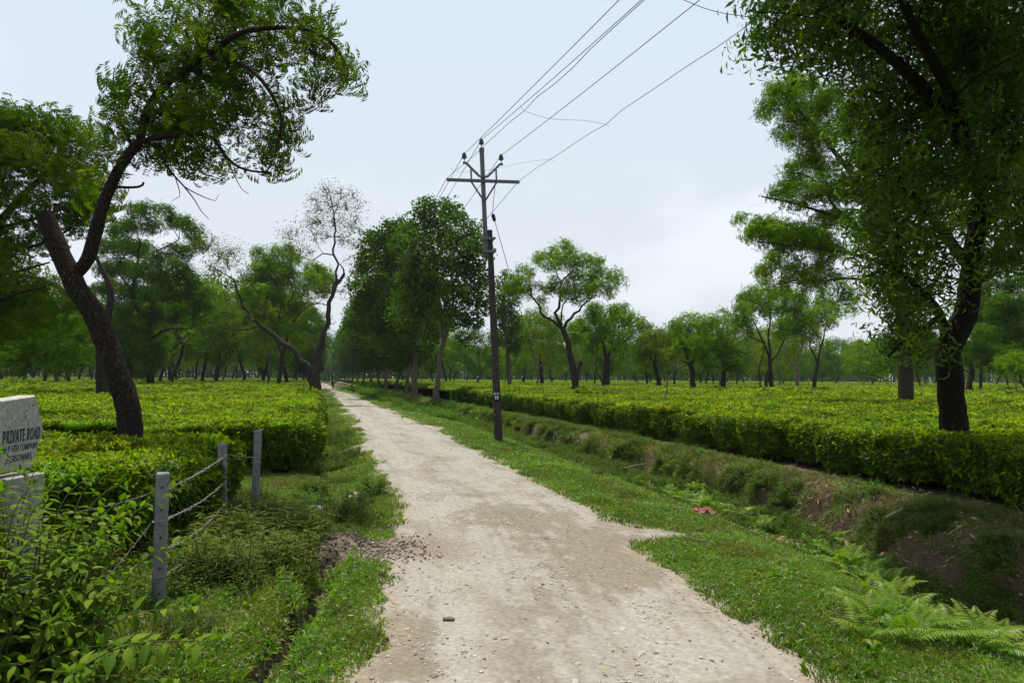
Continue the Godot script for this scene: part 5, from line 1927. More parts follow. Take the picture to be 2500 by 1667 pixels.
# ---------------------------------------------------------------- tree skeletons
func hero_data() -> Array:
	return [
	{"n": "leaning_shade_tree", "l": "leaning dark-barked tree with a sawn-off stub and one long arching limb", "k": "strip", "ti": "strip", "g": "", "dn": 32, "bare": 0, "at": [-5.43, 0, -9.8],
	"L": [[0.170, 0.140, 0.03, 0.02, 0, -0.01, 0.85, 0, -0.06, 1.33, 0, -0.2, 1.77, 0, -0.34, 2.11, 0, -0.49, 2.45, 0, -0.66, 2.78, 0, -0.85, 3.03, 0, -0.97, 3.28, 0], [0.142, 0.118, -0.94, 3.23, 0, -1.07, 3.46, 0, -1.19, 3.72, 0, -1.29, 3.92, 0, -1.38, 4.14, 0], [0.100, 0.065, -0.99, 3.24, 0, -0.84, 3.32, 0, -0.72, 3.49, 0, -0.64, 3.79, 0, -0.58, 4.06, 0, -0.53, 4.28, 0, -0.43, 4.55, 0, -0.3, 4.83, 0, -0.15, 5.06, 0, -0.02, 5.2, 0], [0.062, 0.040, -0.02, 5.22, 0, 0.01, 5.45, 0, 0.07, 5.68, 0, 0.21, 5.92, 0, 0.43, 6.15, 0, 0.7, 6.34, 0, 0.79, 6.53, 0], [0.050, 0.020, 0.43, 6.15, 0, 1.02, 6.34, 0.3, 1.54, 6.56, 0.5, 1.94, 6.71, 0.4, 2.37, 6.9, 0, 2.63, 6.89, -0.3, 2.88, 6.55, -0.3], [0.040, 0.012, 0.79, 6.53, 0, 0.68, 7.07, -0.4, 0.73, 7.64, -0.8, 0.89, 8.07, -1], [0.035, 0.010, 0.7, 6.34, 0, 0.38, 6.77, -0.3, -0.15, 7.17, -0.6, -0.61, 7.58, -0.8], [0.040, 0.014, 1.02, 6.34, 0.3, 1.7, 6.07, 0.6, 2.11, 5.68, 0.8, 2.31, 5.25, 0.8, 2.25, 4.84, 0.8], [0.045, 0.012, -0.02, 5.2, 0, 0.31, 5.19, 0.2, 0.84, 5.17, 0.4, 1.23, 5.11, 0.5, 1.52, 4.77, 0.6, 1.76, 4.62, 0.6, 2.11, 4.58, 0.6], [0.012, 0.004, 1.23, 5.11, 0.5, 1.41, 4.92, 0.5, 1.55, 4.61, 0.5, 1.69, 4.37, 0.5, 1.78, 4.31, 0.5], [0.018, 0.004, 0.37, 4.95, 0.2, 0.53, 4.72, 0.2, 0.74, 4.49, 0.2, 0.9, 4.29, 0.2, 1, 4.13, 0.2, 1.11, 4.02, 0.2], [0.010, 0.003, 0.74, 4.49, 0.2, 0.94, 4.38, 0.2, 1.19, 4.29, 0.2, 1.24, 4.38, 0.2], [0.010, 0.003, 0.58, 4.69, 0.2, 0.65, 4.51, 0.2, 0.68, 4.35, 0.2, 0.57, 4.28, 0.2], [0.022, 0.016, -0.35, 4.54, 0, -0.18, 4.53, 0, -0.02, 4.54, 0, 0.04, 4.57, 0, 0.05, 4.61, 0], [0.008, 0.003, 0.94, 5.12, 0.3, 1.06, 4.89, 0.3, 1.34, 4.62, 0.3, 1.38, 4.53, 0.3, 1.27, 4.5, 0.3], [0.040, 0.010, -0.11, 5.12, 0, -0.52, 5.49, -0.5, -0.8, 5.85, -0.8, -1.01, 6.23, -1]],
	"C": [-0.08, 6.96, 0.21, 0.15, -0.22, 7.01, -0.43, 0.23, 0.26, 7.3, -0.41, 0.21, 0.17, 6.7, -0.29, 0.25, 0.2, 6.41, -0.25, 0.28, -0.25, 6.32, -0.39, 0.21, -0.16, 5.92, 0.2, 0.18, -0.54, 5.92, -0.31, 0.19, -0.27, 5.5, 0.33, 0.15, 0.45, 5.86, 0.02, 0.34, 0, 5.7, -0.4, 0.33, -0.33, 5.55, -0.29, 0.23, 0.9, 6.59, 0.31, 0.28, 0.8, 7.47, -0.67, 0.31, 1.34, 7.35, -0.22, 0.28, 1.65, 7.12, -0.12, 0.3, 2.38, 6.67, 0.73, 0.21, 1.19, 6.55, -0.07, 0.36, 1.72, 6.11, 0.37, 0.3, 0.89, 6.15, -0.26, 0.35, 1.38, 5.86, 0.06, 0.31, 1.62, 6.08, -0.48, 0.28, 1.93, 5.64, -0.22, 0.22, 1.77, 5.24, -0.45, 0.22, 2.08, 4.9, 0.23, 0.13, 1.73, 5.3, -0.22, 0.16, 2.05, 5.52, -0.36, 0.14, 0.77, 5.03, -0.49, 0.2, 0.91, 5.1, 0.22, 0.24, 0.2, 5.4, -0.51, 0.31, -0.06, 5.21, -0.55, 0.21, -0.15, 5.05, -0.28, 0.14, 2.27, 6.99, -0.71, 0.31, 2.61, 6.78, -0.68, 0.24, 2.97, 6.21, -0.03, 0.18, 2.48, 6.23, -0.04, 0.18, 2.92, 6.75, 0.5, 0.12, 2.5, 6.17, -0.5, 0.11, 1.25, 5.38, -0.66, 0.11, -0.29, 4.88, 0.03, 0.13, -0.6, 4.64, -0.29, 0.12, -0.67, 4.47, -0.33, 0.14, 0.46, 5.73, -0.35, 0.3, 1.13, 5.49, 0.49, 0.26, 0.31, 5.61, -0.42, 0.28, 1.13, 5.6, -0.12, 0.23, 0.65, 6.39, -0.25, 0.28, 1.11, 6.73, 0.12, 0.27, 1.85, 6.73, -0.19, 0.25, 2.07, 7.01, -0.41, 0.23, 1.23, 7.6, -0.21, 0.32, 0.69, 7.72, -0.33, 0.3, 2.04, 7.1, 0.71, 0.25]},
	{"n": "shade_tree", "l": "feathery tree whose crown hangs in above the sign", "k": "strip", "ti": "strip", "g": "", "dn": 22, "bare": 0, "at": [-14.61, 0, -17],
	"L": [[0.260, 0.180, 0.01, -0.19, 0, -0.05, 1.93, 0, -0.08, 3.37, 0], [0.160, 0.050, -0.08, 3.37, 0, 0.73, 4.61, 0, 1.52, 5.44, 0, 2.3, 6.39, 0, 3.09, 7.13, 0], [0.130, 0.040, -0.08, 3.37, 0, 0.49, 5.44, 0, 0.82, 7.11, 0, 1.38, 8.38, 0], [0.090, 0.020, 0.53, 4.5, 0, 2.12, 4.93, 0.5, 3.13, 4.88, 0.8, 4.13, 5.24, 1], [0.080, 0.020, -0.05, 2.96, 0, 1.17, 4.09, 0, 2.28, 4.41, 0, 2.99, 4.62, 0], [0.060, 0.020, 1.52, 5.44, 0, 2.33, 5.66, 0, 3.45, 6.08, 0, 4.05, 6.61, 0], [0.070, 0.020, -0.06, 3.06, 0, 1.8, 3.28, 1, 3.21, 3.62, 1.5, 4.29, 3.74, 2]],
	"C": [2.45, 8.09, 0.88, 0.37, 2.31, 7.97, 0.15, 0.54, 2.65, 8.05, -0.39, 0.48, 3.99, 7.73, 0.73, 0.37, 3.7, 7.89, -0.48, 0.44, 2.39, 7.42, -0.34, 0.68, 2.84, 6.92, 1.19, 0.62, 3.6, 7.09, 0.07, 0.58, 3.73, 6.31, 0.71, 0.6, 3.12, 5.88, 1.16, 0.58, 4.64, 6.13, 0.95, 0.37, 4.21, 5.8, 0.47, 0.42, 2.32, 7.49, 0.83, 0.56, 1.64, 7.81, 0.8, 0.74, 2.02, 6.53, 1.21, 0.73, 0.98, 5.87, 0.09, 0.78, 3.57, 5.64, 0.31, 0.38, 1.91, 5.36, -0.29, 0.52, 1.36, 5.14, -0.23, 0.55, 3.5, 5.01, 0.68, 0.34, 1.31, 4.56, -1.05, 0.46, 2.52, 4.46, 1.3, 0.5, 2.75, 3.82, 0.25, 0.46, 2.47, 3.55, 0.58, 0.57, 1.59, 3.66, 0.23, 0.62, 3.49, 3.25, 1, 0.4, 1.68, 3.05, -0.86, 0.45, 1.86, 2.8, 0.33, 0.5, 4.17, 3.42, 1.21, 0.29]},
	{"n": "broad_shade_tree", "l": "large dark feathery tree standing close behind the leaning tree", "k": "pinnate", "ti": "pdark", "g": "", "dn": 9, "bare": 0, "at": [-18.49, 0, -31],
	"L": [[0.330, 0.260, 0.03, -0.03, 0, -0.05, 2.1, 0, -0.21, 3.58, 0], [0.200, 0.060, -0.21, 3.58, 0, -1.32, 5.07, 0, -2.66, 6, 0, -3.99, 6.37, 0], [0.200, 0.060, -0.21, 3.58, 0, 0.16, 5.46, 0, -0.46, 6.96, 0, -0.86, 7.71, 0], [0.120, 0.040, -1.12, 4.89, 0, -1.93, 4.6, 1, -2.65, 4.67, 2, -3.5, 4.96, 2.5]],
	"C": [-5, 3.49, -0.57, 0.8, -2.29, 3.69, 2.03, 0.8, -3.13, 4.27, -0.23, 0.86, -3.74, 2.65, 0.8, 0.76, -3.63, 2.98, -0.4, 0.87, -3.98, 3.52, -2.29, 0.92, -2.86, 4.09, -1.59, 0.82, -3.58, 2.11, 0.4, 0.56, -3.68, 2.51, -1.56, 0.75, -2.24, 2.86, -0.71, 0.73, -0.81, 3.37, 0.65, 0.63, 0.29, 3.99, 1.79, 0.54, -0.87, 4.96, -0.48, 0.58, -1.35, 5.02, -0.32, 0.58, -6.95, 3.19, -2.29, 0.92, -7.09, 2.12, -2.34, 0.69, -2.53, 1.98, -0.54, 0.43, -0.84, 2.19, 0.74, 0.42, -1.99, 2.75, -1.97, 0.53]},
	{"n": "broad_shade_tree", "l": "big rounded tree with a thick short trunk and dark feathery skirts", "k": "pinnate", "ti": "pdark", "g": "", "dn": 5.5, "bare": 0, "at": [-32.89, 0, -62],
	"L": [[0.500, 0.400, 0.06, -0.2, 0, -0, 1.64, 0, -0.27, 3.06, 0, -0.55, 5.05, 0], [0.300, 0.100, -0.55, 5.05, 0, -1.2, 7.34, 0, -1.7, 9.34, 0, -1.49, 11.65, 0, -1.29, 14.11, 0], [0.300, 0.100, -0.47, 4.91, 0, -0.06, 7.34, 0, -0.01, 10.22, 0, -0.47, 11.08, 0], [0.200, 0.070, 0.04, 8.78, 0, 1.11, 10.94, 0, 2.2, 12.68, 0, 0.18, 13.11, 0, 1.45, 13.69, 0, 2.29, 14.28, 0], [0.200, 0.050, -0.4, 4.77, 0, 2.04, 5.82, 1.5, 4.33, 5.9, 2.5, 5.64, 6.15, 3], [0.160, 0.050, -1.7, 9.34, 0, -2.74, 10.49, 0, -3.36, 11.64, 0, -2.54, 12.8, 0]],
	"C": [0.27, 16.02, 3.49, 0.94, 0.81, 16.35, 2.74, 0.82, 0.68, 16.85, -0.46, 1, 1.41, 16.05, -0.81, 0.87, 4.04, 15.17, 2.52, 0.82, 3.28, 15.06, -0.91, 1.01, 2.75, 14.39, -2.74, 0.89, 3.47, 12.96, 0.87, 0.84, 2, 13.03, 0.48, 0.99, 0.69, 15.14, 1.92, 1.1, -1.37, 14.95, 1.46, 1.11, -5.41, 15.52, -3.31, 1.2, -3.78, 13.35, 0.84, 1.26, -4.41, 14.13, -3.23, 1.35, -2.71, 13.78, -2.9, 1.34, -0, 12.35, -0.67, 1.29, 3.06, 11.4, 1.68, 1.25, -5.02, 12.17, -3.37, 1.5, -1.32, 11.21, 0.03, 1.42, 1.14, 10.43, 0.59, 1.41, 3.59, 10.49, 1.27, 1.25, -6.54, 11.86, -3.39, 1.2, -4.81, 9.32, 0.06, 1, -2.69, 9.43, 1.5, 1.39, -1.61, 9.32, 0.16, 1.42, 1.57, 8.76, 2.65, 1.36, 1.61, 9.18, -0.85, 1.44, 4.07, 9.33, 0.4, 1.27, 5.68, 8.93, 1.45, 0.83, 4.32, 8.44, -1.97, 0.73, 2.86, 8.02, -2.29, 1.18, 3.91, 7.05, 3.41, 1.21, 0.11, 7.22, -0.23, 1.29, -0.89, 7.33, 1.58, 1.39, -5.28, 7.89, -3.05, 1.34, -5.49, 6.61, -1.97, 1.17, -1.69, 5.78, 1.78, 1.24, 0.03, 5.66, 1.63, 1.11, -1.96, 4.36, 2.42, 1.09, -3.88, 4.62, -3.42, 1.35, 0.25, 4.42, 1.45, 1.11, 0.23, 4.23, -0.76, 1.01, 0.18, 3.06, 0.18, 1.14, -1.89, 3.07, -1.01, 1.3, -3.17, 3.06, -0.73, 1.15, 0.21, 3.1, -1.7, 0.73, -2.02, 2.71, 2.67, 0.68, -2.89, 2.21, -1.82, 0.88, 0.3, 2.19, 1.4, 0.83]},
	{"n": "forked_roadside_tree", "l": "two-stemmed dark tree with thin, half-bare crowns beside the road", "k": "twig", "ti": "yellow", "g": "", "dn": 14, "bare": 1, "at": [-12.96, 0, -45],
	"L": [[0.450, 0.300, 0.07, -0.2, 0, 0.03, 0.82, 0, 0.2, 2.78, 0, 0.38, 4.02, 0], [0.270, 0.130, 0.38, 4.02, 0, 0.61, 5.37, 0, 0.84, 6.73, 0, 1.34, 7.78, 0, 1.79, 8.61, 0], [0.350, 0.200, -0.07, 0.62, 0, -0.46, 2.16, 0, -1.16, 3.19, 0, -1.89, 3.8, 0, -2.84, 4.52, 0, -3.69, 5.14, 0], [0.180, 0.070, -3.69, 5.14, 0, -4.13, 5.72, 0.5, -4.46, 6.28, 1, -4.71, 7.17, 1.2, -4.95, 7.95, 1.4], [0.120, 0.070, 0.96, 6.94, 0, 1.23, 8.19, 0, 1.21, 9.24, 0, 1.04, 9.87, 0, 1.12, 11.13, 0, 1.03, 12.61, 0], [0.090, 0.050, 1.79, 8.56, 0, 1.73, 8.93, 0, 1.5, 9.26, 0], [0.100, 0.040, -3.69, 5.14, 0, -4.32, 4.76, 1, -4.92, 4.73, 2, -5.5, 4.94, 2.5], [0.060, 0.020, 1.04, 9.87, 0, 0.36, 9.97, 0, -0.36, 9.49, 0, -1.1, 9.75, 0, -1.73, 10.06, 0], [0.060, 0.020, 1.03, 12.61, 0, 0.8, 13.66, 0, 0.58, 14.3, 0, 0.26, 14.83, 0], [0.050, 0.020, 1.03, 12.61, 0, 1.54, 13.56, 0, 2.05, 14.2, 0], [0.050, 0.020, -4.95, 7.95, 1.4, -5.83, 8.54, 1.5, -6.51, 8.93, 1.6, -6.92, 9.21, 1.7], [0.050, 0.020, 0.74, 6.52, 0, 0.22, 6.62, 0, -0.4, 6.51, 0], [0.050, 0.020, 1.12, 11.13, 0, 1.8, 11.03, 0, 2.42, 11.35, 0]],
	"C": [-0.35, 13.56, -0.05, 0.47, 0.59, 13.97, 0.26, 0.56, 1.56, 13.96, 0.33, 0.56, 2.24, 13.77, -0.05, 0.47, 2.66, 12.97, 0.06, 0.38, 0.03, 12.82, 0.22, 0.57, 0.72, 13.17, -0.39, 0.67, 1.75, 13.02, -0.15, 0.57, 2.64, 12.04, 0.74, 0.47, -0.47, 11.91, 0.4, 0.56, 0.2, 11.99, 0.07, 0.66, 0.96, 12.06, -0.67, 0.67, 1.95, 11.86, -0.62, 0.58, 2.75, 11.45, -0.07, 0.38, -0.05, 10.97, 0.78, 0.56, 0.46, 11.13, -0.45, 0.57, 1.76, 10.83, 0.12, 0.57, 2.38, 10.49, -0.12, 0.43, -2.12, 11.28, -0.33, 0.48, -1.41, 11.36, -0.21, 0.38, -1.69, 10.44, 0.03, 0.47, -1.32, 10.09, -0.66, 0.48, -0.49, 10.03, 0.18, 0.47, 2.18, 9.57, 0.17, 0.28, -6.1, 9.55, 0.94, 0.81, -6.37, 10.07, 1.99, 0.79, -5.21, 8.9, 1.83, 0.69, -5.08, 9.86, 0.97, 0.71, -6.03, 8.43, 2.19, 0.59, -4.43, 8.43, 0.96, 0.61, -5.71, 6.76, 1.19, 0.6, -4.91, 5.71, 1.61, 0.6, -4, 5.2, 1.84, 0.59, -2.91, 5.88, 1.05, 0.61, 0.76, 7.44, -0.66, 0.52, 1.8, 7.29, 0.57, 0.41, -0.19, 6.72, 0.03, 0.52]},
	{"n": "shade_tree", "l": "light green tree behind the two-stemmed roadside tree", "k": "pinnate", "ti": "plight", "g": "", "dn": 6, "bare": 0, "at": [-21.04, 0, -64],
	"L": [[0.300, 0.250, -0.62, -0.34, 0, -0.74, 1.71, 0, -0.5, 3.76, 0], [0.200, 0.100, -0.5, 3.76, 0, -1.14, 5.82, 0, -0.76, 8.48, 0, -1.25, 10.56, 0], [0.180, 0.060, -0.5, 3.76, 0, 0.31, 6.72, 0, 1.61, 8.2, 0, 2.92, 8.8, 0], [0.120, 0.050, -0.76, 8.48, 0, 0.26, 9.08, 0, 0.08, 10.57, 0, -0.7, 12.05, 0], [0.140, 0.050, -1, 6.12, 0, -2.38, 8.33, 0, -3.3, 9.66, 0]],
	"C": [-3.17, 13.42, -0.2, 0.74, -2.48, 12.34, 0.01, 0.88, -1.09, 13.27, 0.68, 0.87, 0.17, 13.29, 1.39, 0.72, 0.36, 12.86, -0.34, 0.74, -2.03, 12.25, -1.25, 1.05, 0.18, 11.63, 1.73, 1, -2.65, 11.57, 1.08, 0.87, -2.61, 11.03, -1.28, 1.2, -1.06, 10.72, -1.17, 1.2, -3.87, 10.63, -0.65, 1.04, -1.71, 9.28, 1.9, 1.14, 0.22, 11.3, -0.89, 0.74, 1.55, 12.38, -1.91, 0.76, 2.3, 11.93, -1.99, 0.91, 3.4, 11, -0.8, 0.89, 2.53, 10.77, 1.8, 0.86, 2.2, 10.47, -1.37, 0.9, 1.47, 9.84, 1.12, 0.87, 3.04, 9.77, -0.58, 0.74, -4.89, 9.57, -1.81, 1.06, -3.29, 8.41, -0.85, 1.04, -0.71, 8.91, 1.46, 1.01, 0.27, 7.82, 0.83, 0.87, -2.66, 7.44, -1.67, 1.06, 1.31, 8.2, 1.4, 0.72, -1.01, 6.45, -0.44, 0.89, -3.4, 7.25, 0.34, 0.88, 0.77, 6.03, 1.36, 0.86, -2.19, 5.7, -0.49, 0.89]},
	{"n": "avenue_tree", "l": "tall avenue tree with pale buttressed trunk, first of the row past the pole", "k": "broad", "ti": "broad", "g": "avenue trees beside the road", "dn": 9.5, "bare": 0, "at": [-5.3, 0.1, -48],
	"L": [[0.290, 0.200, -0.07, -0.08, 0, -0, 0.42, 0, 0.16, 2.13, 0, 0.36, 3.65, 0, 0.54, 4.36, 0], [0.170, 0.060, 0.44, 4.15, 0, 0.21, 6.69, 0, -0.12, 8.73, 0, -0.46, 11.29, 0, -0.78, 12.83, 0], [0.170, 0.060, 0.54, 4.36, 0, 1.12, 6.7, 0, 1, 8.22, 0, 1.08, 10.48, 0, 0.75, 12.74, 0], [0.090, 0.030, 0.53, 5.17, 0, 1.64, 5.48, 0, 2.64, 6.4, 0, 2.93, 8.24, 0], [0.090, 0.030, 0.26, 6.18, 0, -0.91, 6.68, 0, -1.94, 8.21, 0]],
	"C": [-0.69, 13.07, 2.37, 0.67, -0.15, 13.35, 2.04, 0.48, 0.4, 13.31, 0.63, 0.7, 1.05, 13.12, 2.23, 0.48, -1.08, 12.3, 2.3, 0.77, 1.33, 12.94, -0.39, 0.71, 2.41, 12.51, -1.26, 0.62, 2.27, 11.92, -1.97, 0.84, 0.05, 12, 1.9, 0.97, 2.92, 10.93, 0.36, 0.7, 3.16, 10.11, 0.96, 0.45, -2.08, 12.01, -0.52, 0.92, -0.96, 11.07, 0.05, 1.11, 0.66, 11.76, -2.28, 1.16, 2.04, 10.36, 0.65, 0.9, -2.12, 10.52, 2.31, 0.87, -1.6, 9.81, -1.03, 1.13, 0.27, 9.35, 1.81, 1.17, 1.55, 9.36, -0.68, 1.13, 2.82, 9.06, -0.03, 0.91, 3.36, 8.53, -2.13, 0.53, -1.99, 8.25, -0.29, 1.12, -0.49, 8.09, -0.63, 1.23, 1.22, 7.46, 1.23, 1.08, 2.41, 7.45, -0.27, 1.02, 3.2, 6.57, 1.28, 0.69, -2.64, 7.12, -1.3, 0.93, -1.12, 6.38, -0.09, 1.01, 0.51, 6, 1.9, 0.78, 1.74, 5.76, 1.38, 0.88, 2.69, 5.33, 0.67, 0.7, 0.41, 5.26, -1.23, 0.52, -2.34, 5.52, 1.67, 0.78, -0.72, 4.72, -1.11, 0.52, 2.1, 4.41, -0.81, 0.51]},
	{"n": "avenue_tree", "l": "tall avenue tree with flared buttress roots, second of the row past the pole", "k": "broad", "ti": "broad", "g": "avenue trees beside the road", "dn": 9.5, "bare": 0, "at": [-8.25, 0.1, -58],
	"L": [[0.360, 0.240, -0.02, -0.22, 0, -0, 0.26, 0, 0.02, 2.82, 0, 0.3, 4.65, 0], [0.200, 0.070, 0.3, 4.65, 0, -0.46, 7.1, 0, -1.36, 9.56, 0, -2.02, 12.65, 0], [0.200, 0.070, 0.31, 4.53, 0, 0.77, 6.49, 0, 0.48, 9.57, 0, -0.54, 12.28, 0], [0.100, 0.040, -0.97, 8.33, 0, -2.33, 8.93, 0, -3.46, 10.78, 0, -3.74, 12.64, 0]],
	"C": [-3.07, 13.07, 2.16, 0.94, -4.55, 13.18, -0.87, 0.74, -1.9, 13.8, 2.13, 0.94, -0.98, 13.85, 1.95, 0.94, -2.85, 12.99, -0.49, 1.23, -1.41, 12.15, 1.36, 1.19, -4.51, 12.11, -1.96, 1.14, -2.96, 11.26, 0.1, 1.22, -1.58, 10.65, 0.92, 1.32, -4.91, 10.76, -1.54, 1.13, -2.71, 9.21, 2.45, 1.29, -2.17, 9.46, -1.17, 1.37, -4.38, 8.98, 2.32, 0.94, -3.77, 7.86, 1.82, 1.18, -3.12, 8.2, -2.35, 1.4, -1.6, 7.43, -0.94, 1.24, -4.43, 7.18, 1.44, 0.95, -4.87, 5.94, 2, 0.94, -4.39, 6.54, -2.46, 1.27, -2.68, 5.92, -0.86, 1.11, -1.94, 5.35, -1.67, 1, -0.24, 10.98, 1.87, 1.3, -0.33, 8.4, -0.65, 1.36, -0.33, 5.82, 0.76, 0.96, 0.5, 3.98, 1.38, 0.71, -1.98, 4.35, 0.87, 0.72]},
	{"n": "spreading_shade_tree", "l": "open spreading tree with a sawn stub at the foot, standing clear in the tea", "k": "pinnate", "ti": "plight", "g": "", "dn": 9, "bare": 0, "at": [4.1, 0, -44],
	"L": [[0.330, 0.240, 0.01, -0.16, 0, 0.01, 1.04, 0, -0.07, 1.8, 0, -0.22, 2.7, 0, -0.49, 4.07, 0, -0.8, 4.9, 0], [0.260, 0.190, 0.03, 1.57, 0, 0.15, 2.33, 0, 0.28, 2.71, 0, 0.4, 2.95, 0], [0.150, 0.050, -0.78, 4.83, 0, -1.33, 5.43, 0, -2.02, 5.73, 0, -2.4, 6.42, 0, -2.86, 7.1, 0, -2.98, 8.02, 0], [0.160, 0.050, -0.78, 4.83, 0, -1.18, 5.59, 0, -1.29, 5.97, 0, -0.99, 6.81, 0, -0.94, 7.96, 0, -0.2, 8.77, 0], [0.160, 0.050, -0.76, 4.9, 0, -0.57, 5.44, 0, 0.01, 5.98, -0.5, 0.75, 6.78, -1, 1.5, 7.3, -1.4], [0.080, 0.030, -0.87, 5.13, 0, -0.99, 5.99, 0.6, -0.65, 6.85, 1, -0.23, 7.57, 1.2], [0.060, 0.020, -0.94, 7.96, 0, -1.19, 8.49, 0, -1.34, 9.18, 0, -1.19, 9.88, 0], [0.050, 0.020, -2.86, 7.1, 0, -3.39, 7.4, 0, -3.7, 7.86, 0], [0.050, 0.020, 0.75, 6.78, -1, 1.22, 7.56, -1, 2, 8.19, -1]],
	"C": [-3.47, 8.76, -0.36, 0.46, -2.95, 8.48, 0.48, 0.37, -4.01, 8.04, 0.37, 0.53, -3.49, 7.78, 1.16, 0.52, -3.76, 7.54, -1.06, 0.62, -3.08, 7.47, -0.47, 0.54, -4.31, 7.68, -0.97, 0.46, -2.49, 7.76, 0.21, 0.3, -2.05, 9.68, -1.13, 0.54, -2.48, 9.57, -0.06, 0.38, -1.32, 10.01, -0.3, 0.61, -0.87, 10.46, -0.23, 0.42, -0.44, 10.41, -0.77, 0.39, -0.3, 9.67, 0.33, 0.6, -1.27, 9.04, 1.29, 0.66, -1.95, 8.71, 1.49, 0.44, -0.21, 8.88, 0.95, 0.74, 0.48, 9.09, 1.47, 0.59, 1.48, 9.33, -1.25, 0.55, 1.55, 9.34, 0.06, 0.3, 1.9, 8.64, -0.83, 0.62, 2.31, 8.12, 1.6, 0.51, 2.91, 7.97, 0.1, 0.38, 1.17, 8.38, -1.25, 0.78, 0.07, 8.17, -0.38, 0.76, -1.12, 7.54, 0.23, 0.6, -1.95, 7.4, 0.11, 0.45, -0.68, 7.04, 1.28, 0.59, 0.38, 7.21, 1.11, 0.66, 1.49, 7.52, 1.09, 0.59, 2.11, 7.16, 0.4, 0.34, -1.51, 8.05, 0.37, 0.38, 1.24, 7.59, -1.22, 0.47, 2.23, 7.45, 1.11, 0.37, -0.04, 6.72, 0.79, 0.37, -2.28, 6.72, 0.71, 0.34]},
	{"n": "spreading_shade_tree", "l": "umbrella-topped tree on a thick leaning reddish trunk in the tea", "k": "pinnate", "ti": "plight", "g": "", "dn": 6, "bare": 0, "at": [9, 0, -66],
	"L": [[0.500, 0.420, -0.04, 0.12, 0, -0.04, 0.91, 0, 0.08, 2.38, 0, 0.23, 3.63, 0], [0.250, 0.080, 0.17, 3.52, 0, -0.4, 5.79, 0, -0.85, 6.59, 0, -1.19, 7.5, 0], [0.250, 0.080, 0.23, 3.63, 0, 0.63, 5, 0, 0.86, 6.37, 0, 1.31, 7.51, 0], [0.140, 0.050, 0.63, 4.89, 0, 1.88, 5.35, 0, 3.02, 6.27, 0, 3.82, 6.39, 0]],
	"C": [-1.26, 8.38, 1.49, 0.67, -1.64, 7.64, 0.94, 0.67, -0.66, 8.19, 1.17, 0.56, -0.75, 7.38, 0.08, 0.68, 0.44, 8, 2.06, 0.66, 1.96, 8.5, -1.87, 0.82, 2.47, 7.58, 0.58, 0.68, 3.84, 7.34, -1.93, 0.58, 3.86, 6.67, -0.83, 0.69, 4.43, 6.67, -0.76, 0.4, 1.07, 7.39, 0.12, 0.79, 2.56, 6.98, -1.96, 0.7, -0.28, 6.58, 1.68, 0.66, -2.49, 7.09, -0.74, 0.8, -3.21, 6.28, 0.92, 0.78, -1.91, 6.4, -0.77, 0.8, -2.92, 5.72, -1.01, 0.69, -2.04, 5.36, 1.48, 0.78, -0.9, 5.82, 1.32, 0.78, 0.1, 5.56, 2.09, 0.66, 2.47, 5.96, 1.19, 0.56, 1.24, 5.69, 1.86, 0.55, -1.25, 4.74, 0.44, 0.68, 0.23, 4.74, -2.08, 0.7, 0.99, 4.52, 0.6, 0.56]},
	{"n": "spreading_shade_tree", "l": "low yellow-green umbrella tree with a dark bent trunk", "k": "pinnate", "ti": "yellow", "g": "", "dn": 6, "bare": 0, "at": [14.21, 0, -66],
	"L": [[0.380, 0.280, 0.03, 0.15, 0, -0, 0.94, 0, -0.14, 2.3, 0, -0.39, 3.21, 0], [0.160, 0.050, -0.39, 3.21, 0, -0.95, 4.11, 0, -1.4, 5.02, 0], [0.160, 0.050, -0.33, 3.09, 0, 0.3, 4.12, 0, 1.33, 4.92, 0], [0.140, 0.050, -0.33, 3.21, 0, -0.27, 4.57, 0, 0.19, 5.48, 0]],
	"C": [-1.81, 5.31, 0.94, 0.67, -0.86, 5.81, 0.16, 0.68, -0.15, 5.98, 1.08, 0.67, 1.14, 5.79, -1.16, 0.69, 1.82, 5.9, -1.09, 0.58, -2.18, 4.49, 1.68, 0.66, -1.21, 4.74, 1.3, 0.78, 0.38, 5.07, -0.86, 0.81, 1.84, 5.03, -2.2, 0.82, 2.19, 5.19, -0.73, 0.57, -1.48, 3.87, 0.35, 0.68, 0.23, 4.08, -2.38, 0.71, 0.3, 4.04, 2.47, 0.66, 1.24, 4.05, 2.2, 0.66, -0.68, 3.23, -1.4, 0.46, 0.42, 3.31, 0.45, 0.45]},
	{"n": "spreading_shade_tree", "l": "round-crowned tree with a dark trunk bent at the foot", "k": "pinnate", "ti": "plight", "g": "", "dn": 6.5, "bare": 0, "at": [15.4, 0, -58],
	"L": [[0.380, 0.280, 0.03, 0.07, 0, 0.04, 0.86, 0, -0.12, 1.66, 0, 0.03, 2.46, 0, -0.26, 3.05, 0], [0.180, 0.060, -0.26, 3.05, 0, -0.75, 4.35, 0, -0.94, 5.55, 0], [0.180, 0.060, -0.16, 2.95, 0, 0.45, 4.36, 0, 1.06, 5.66, 0], [0.120, 0.040, -0.26, 3.05, 0, -1.16, 3.35, 0, -1.76, 3.24, 0]],
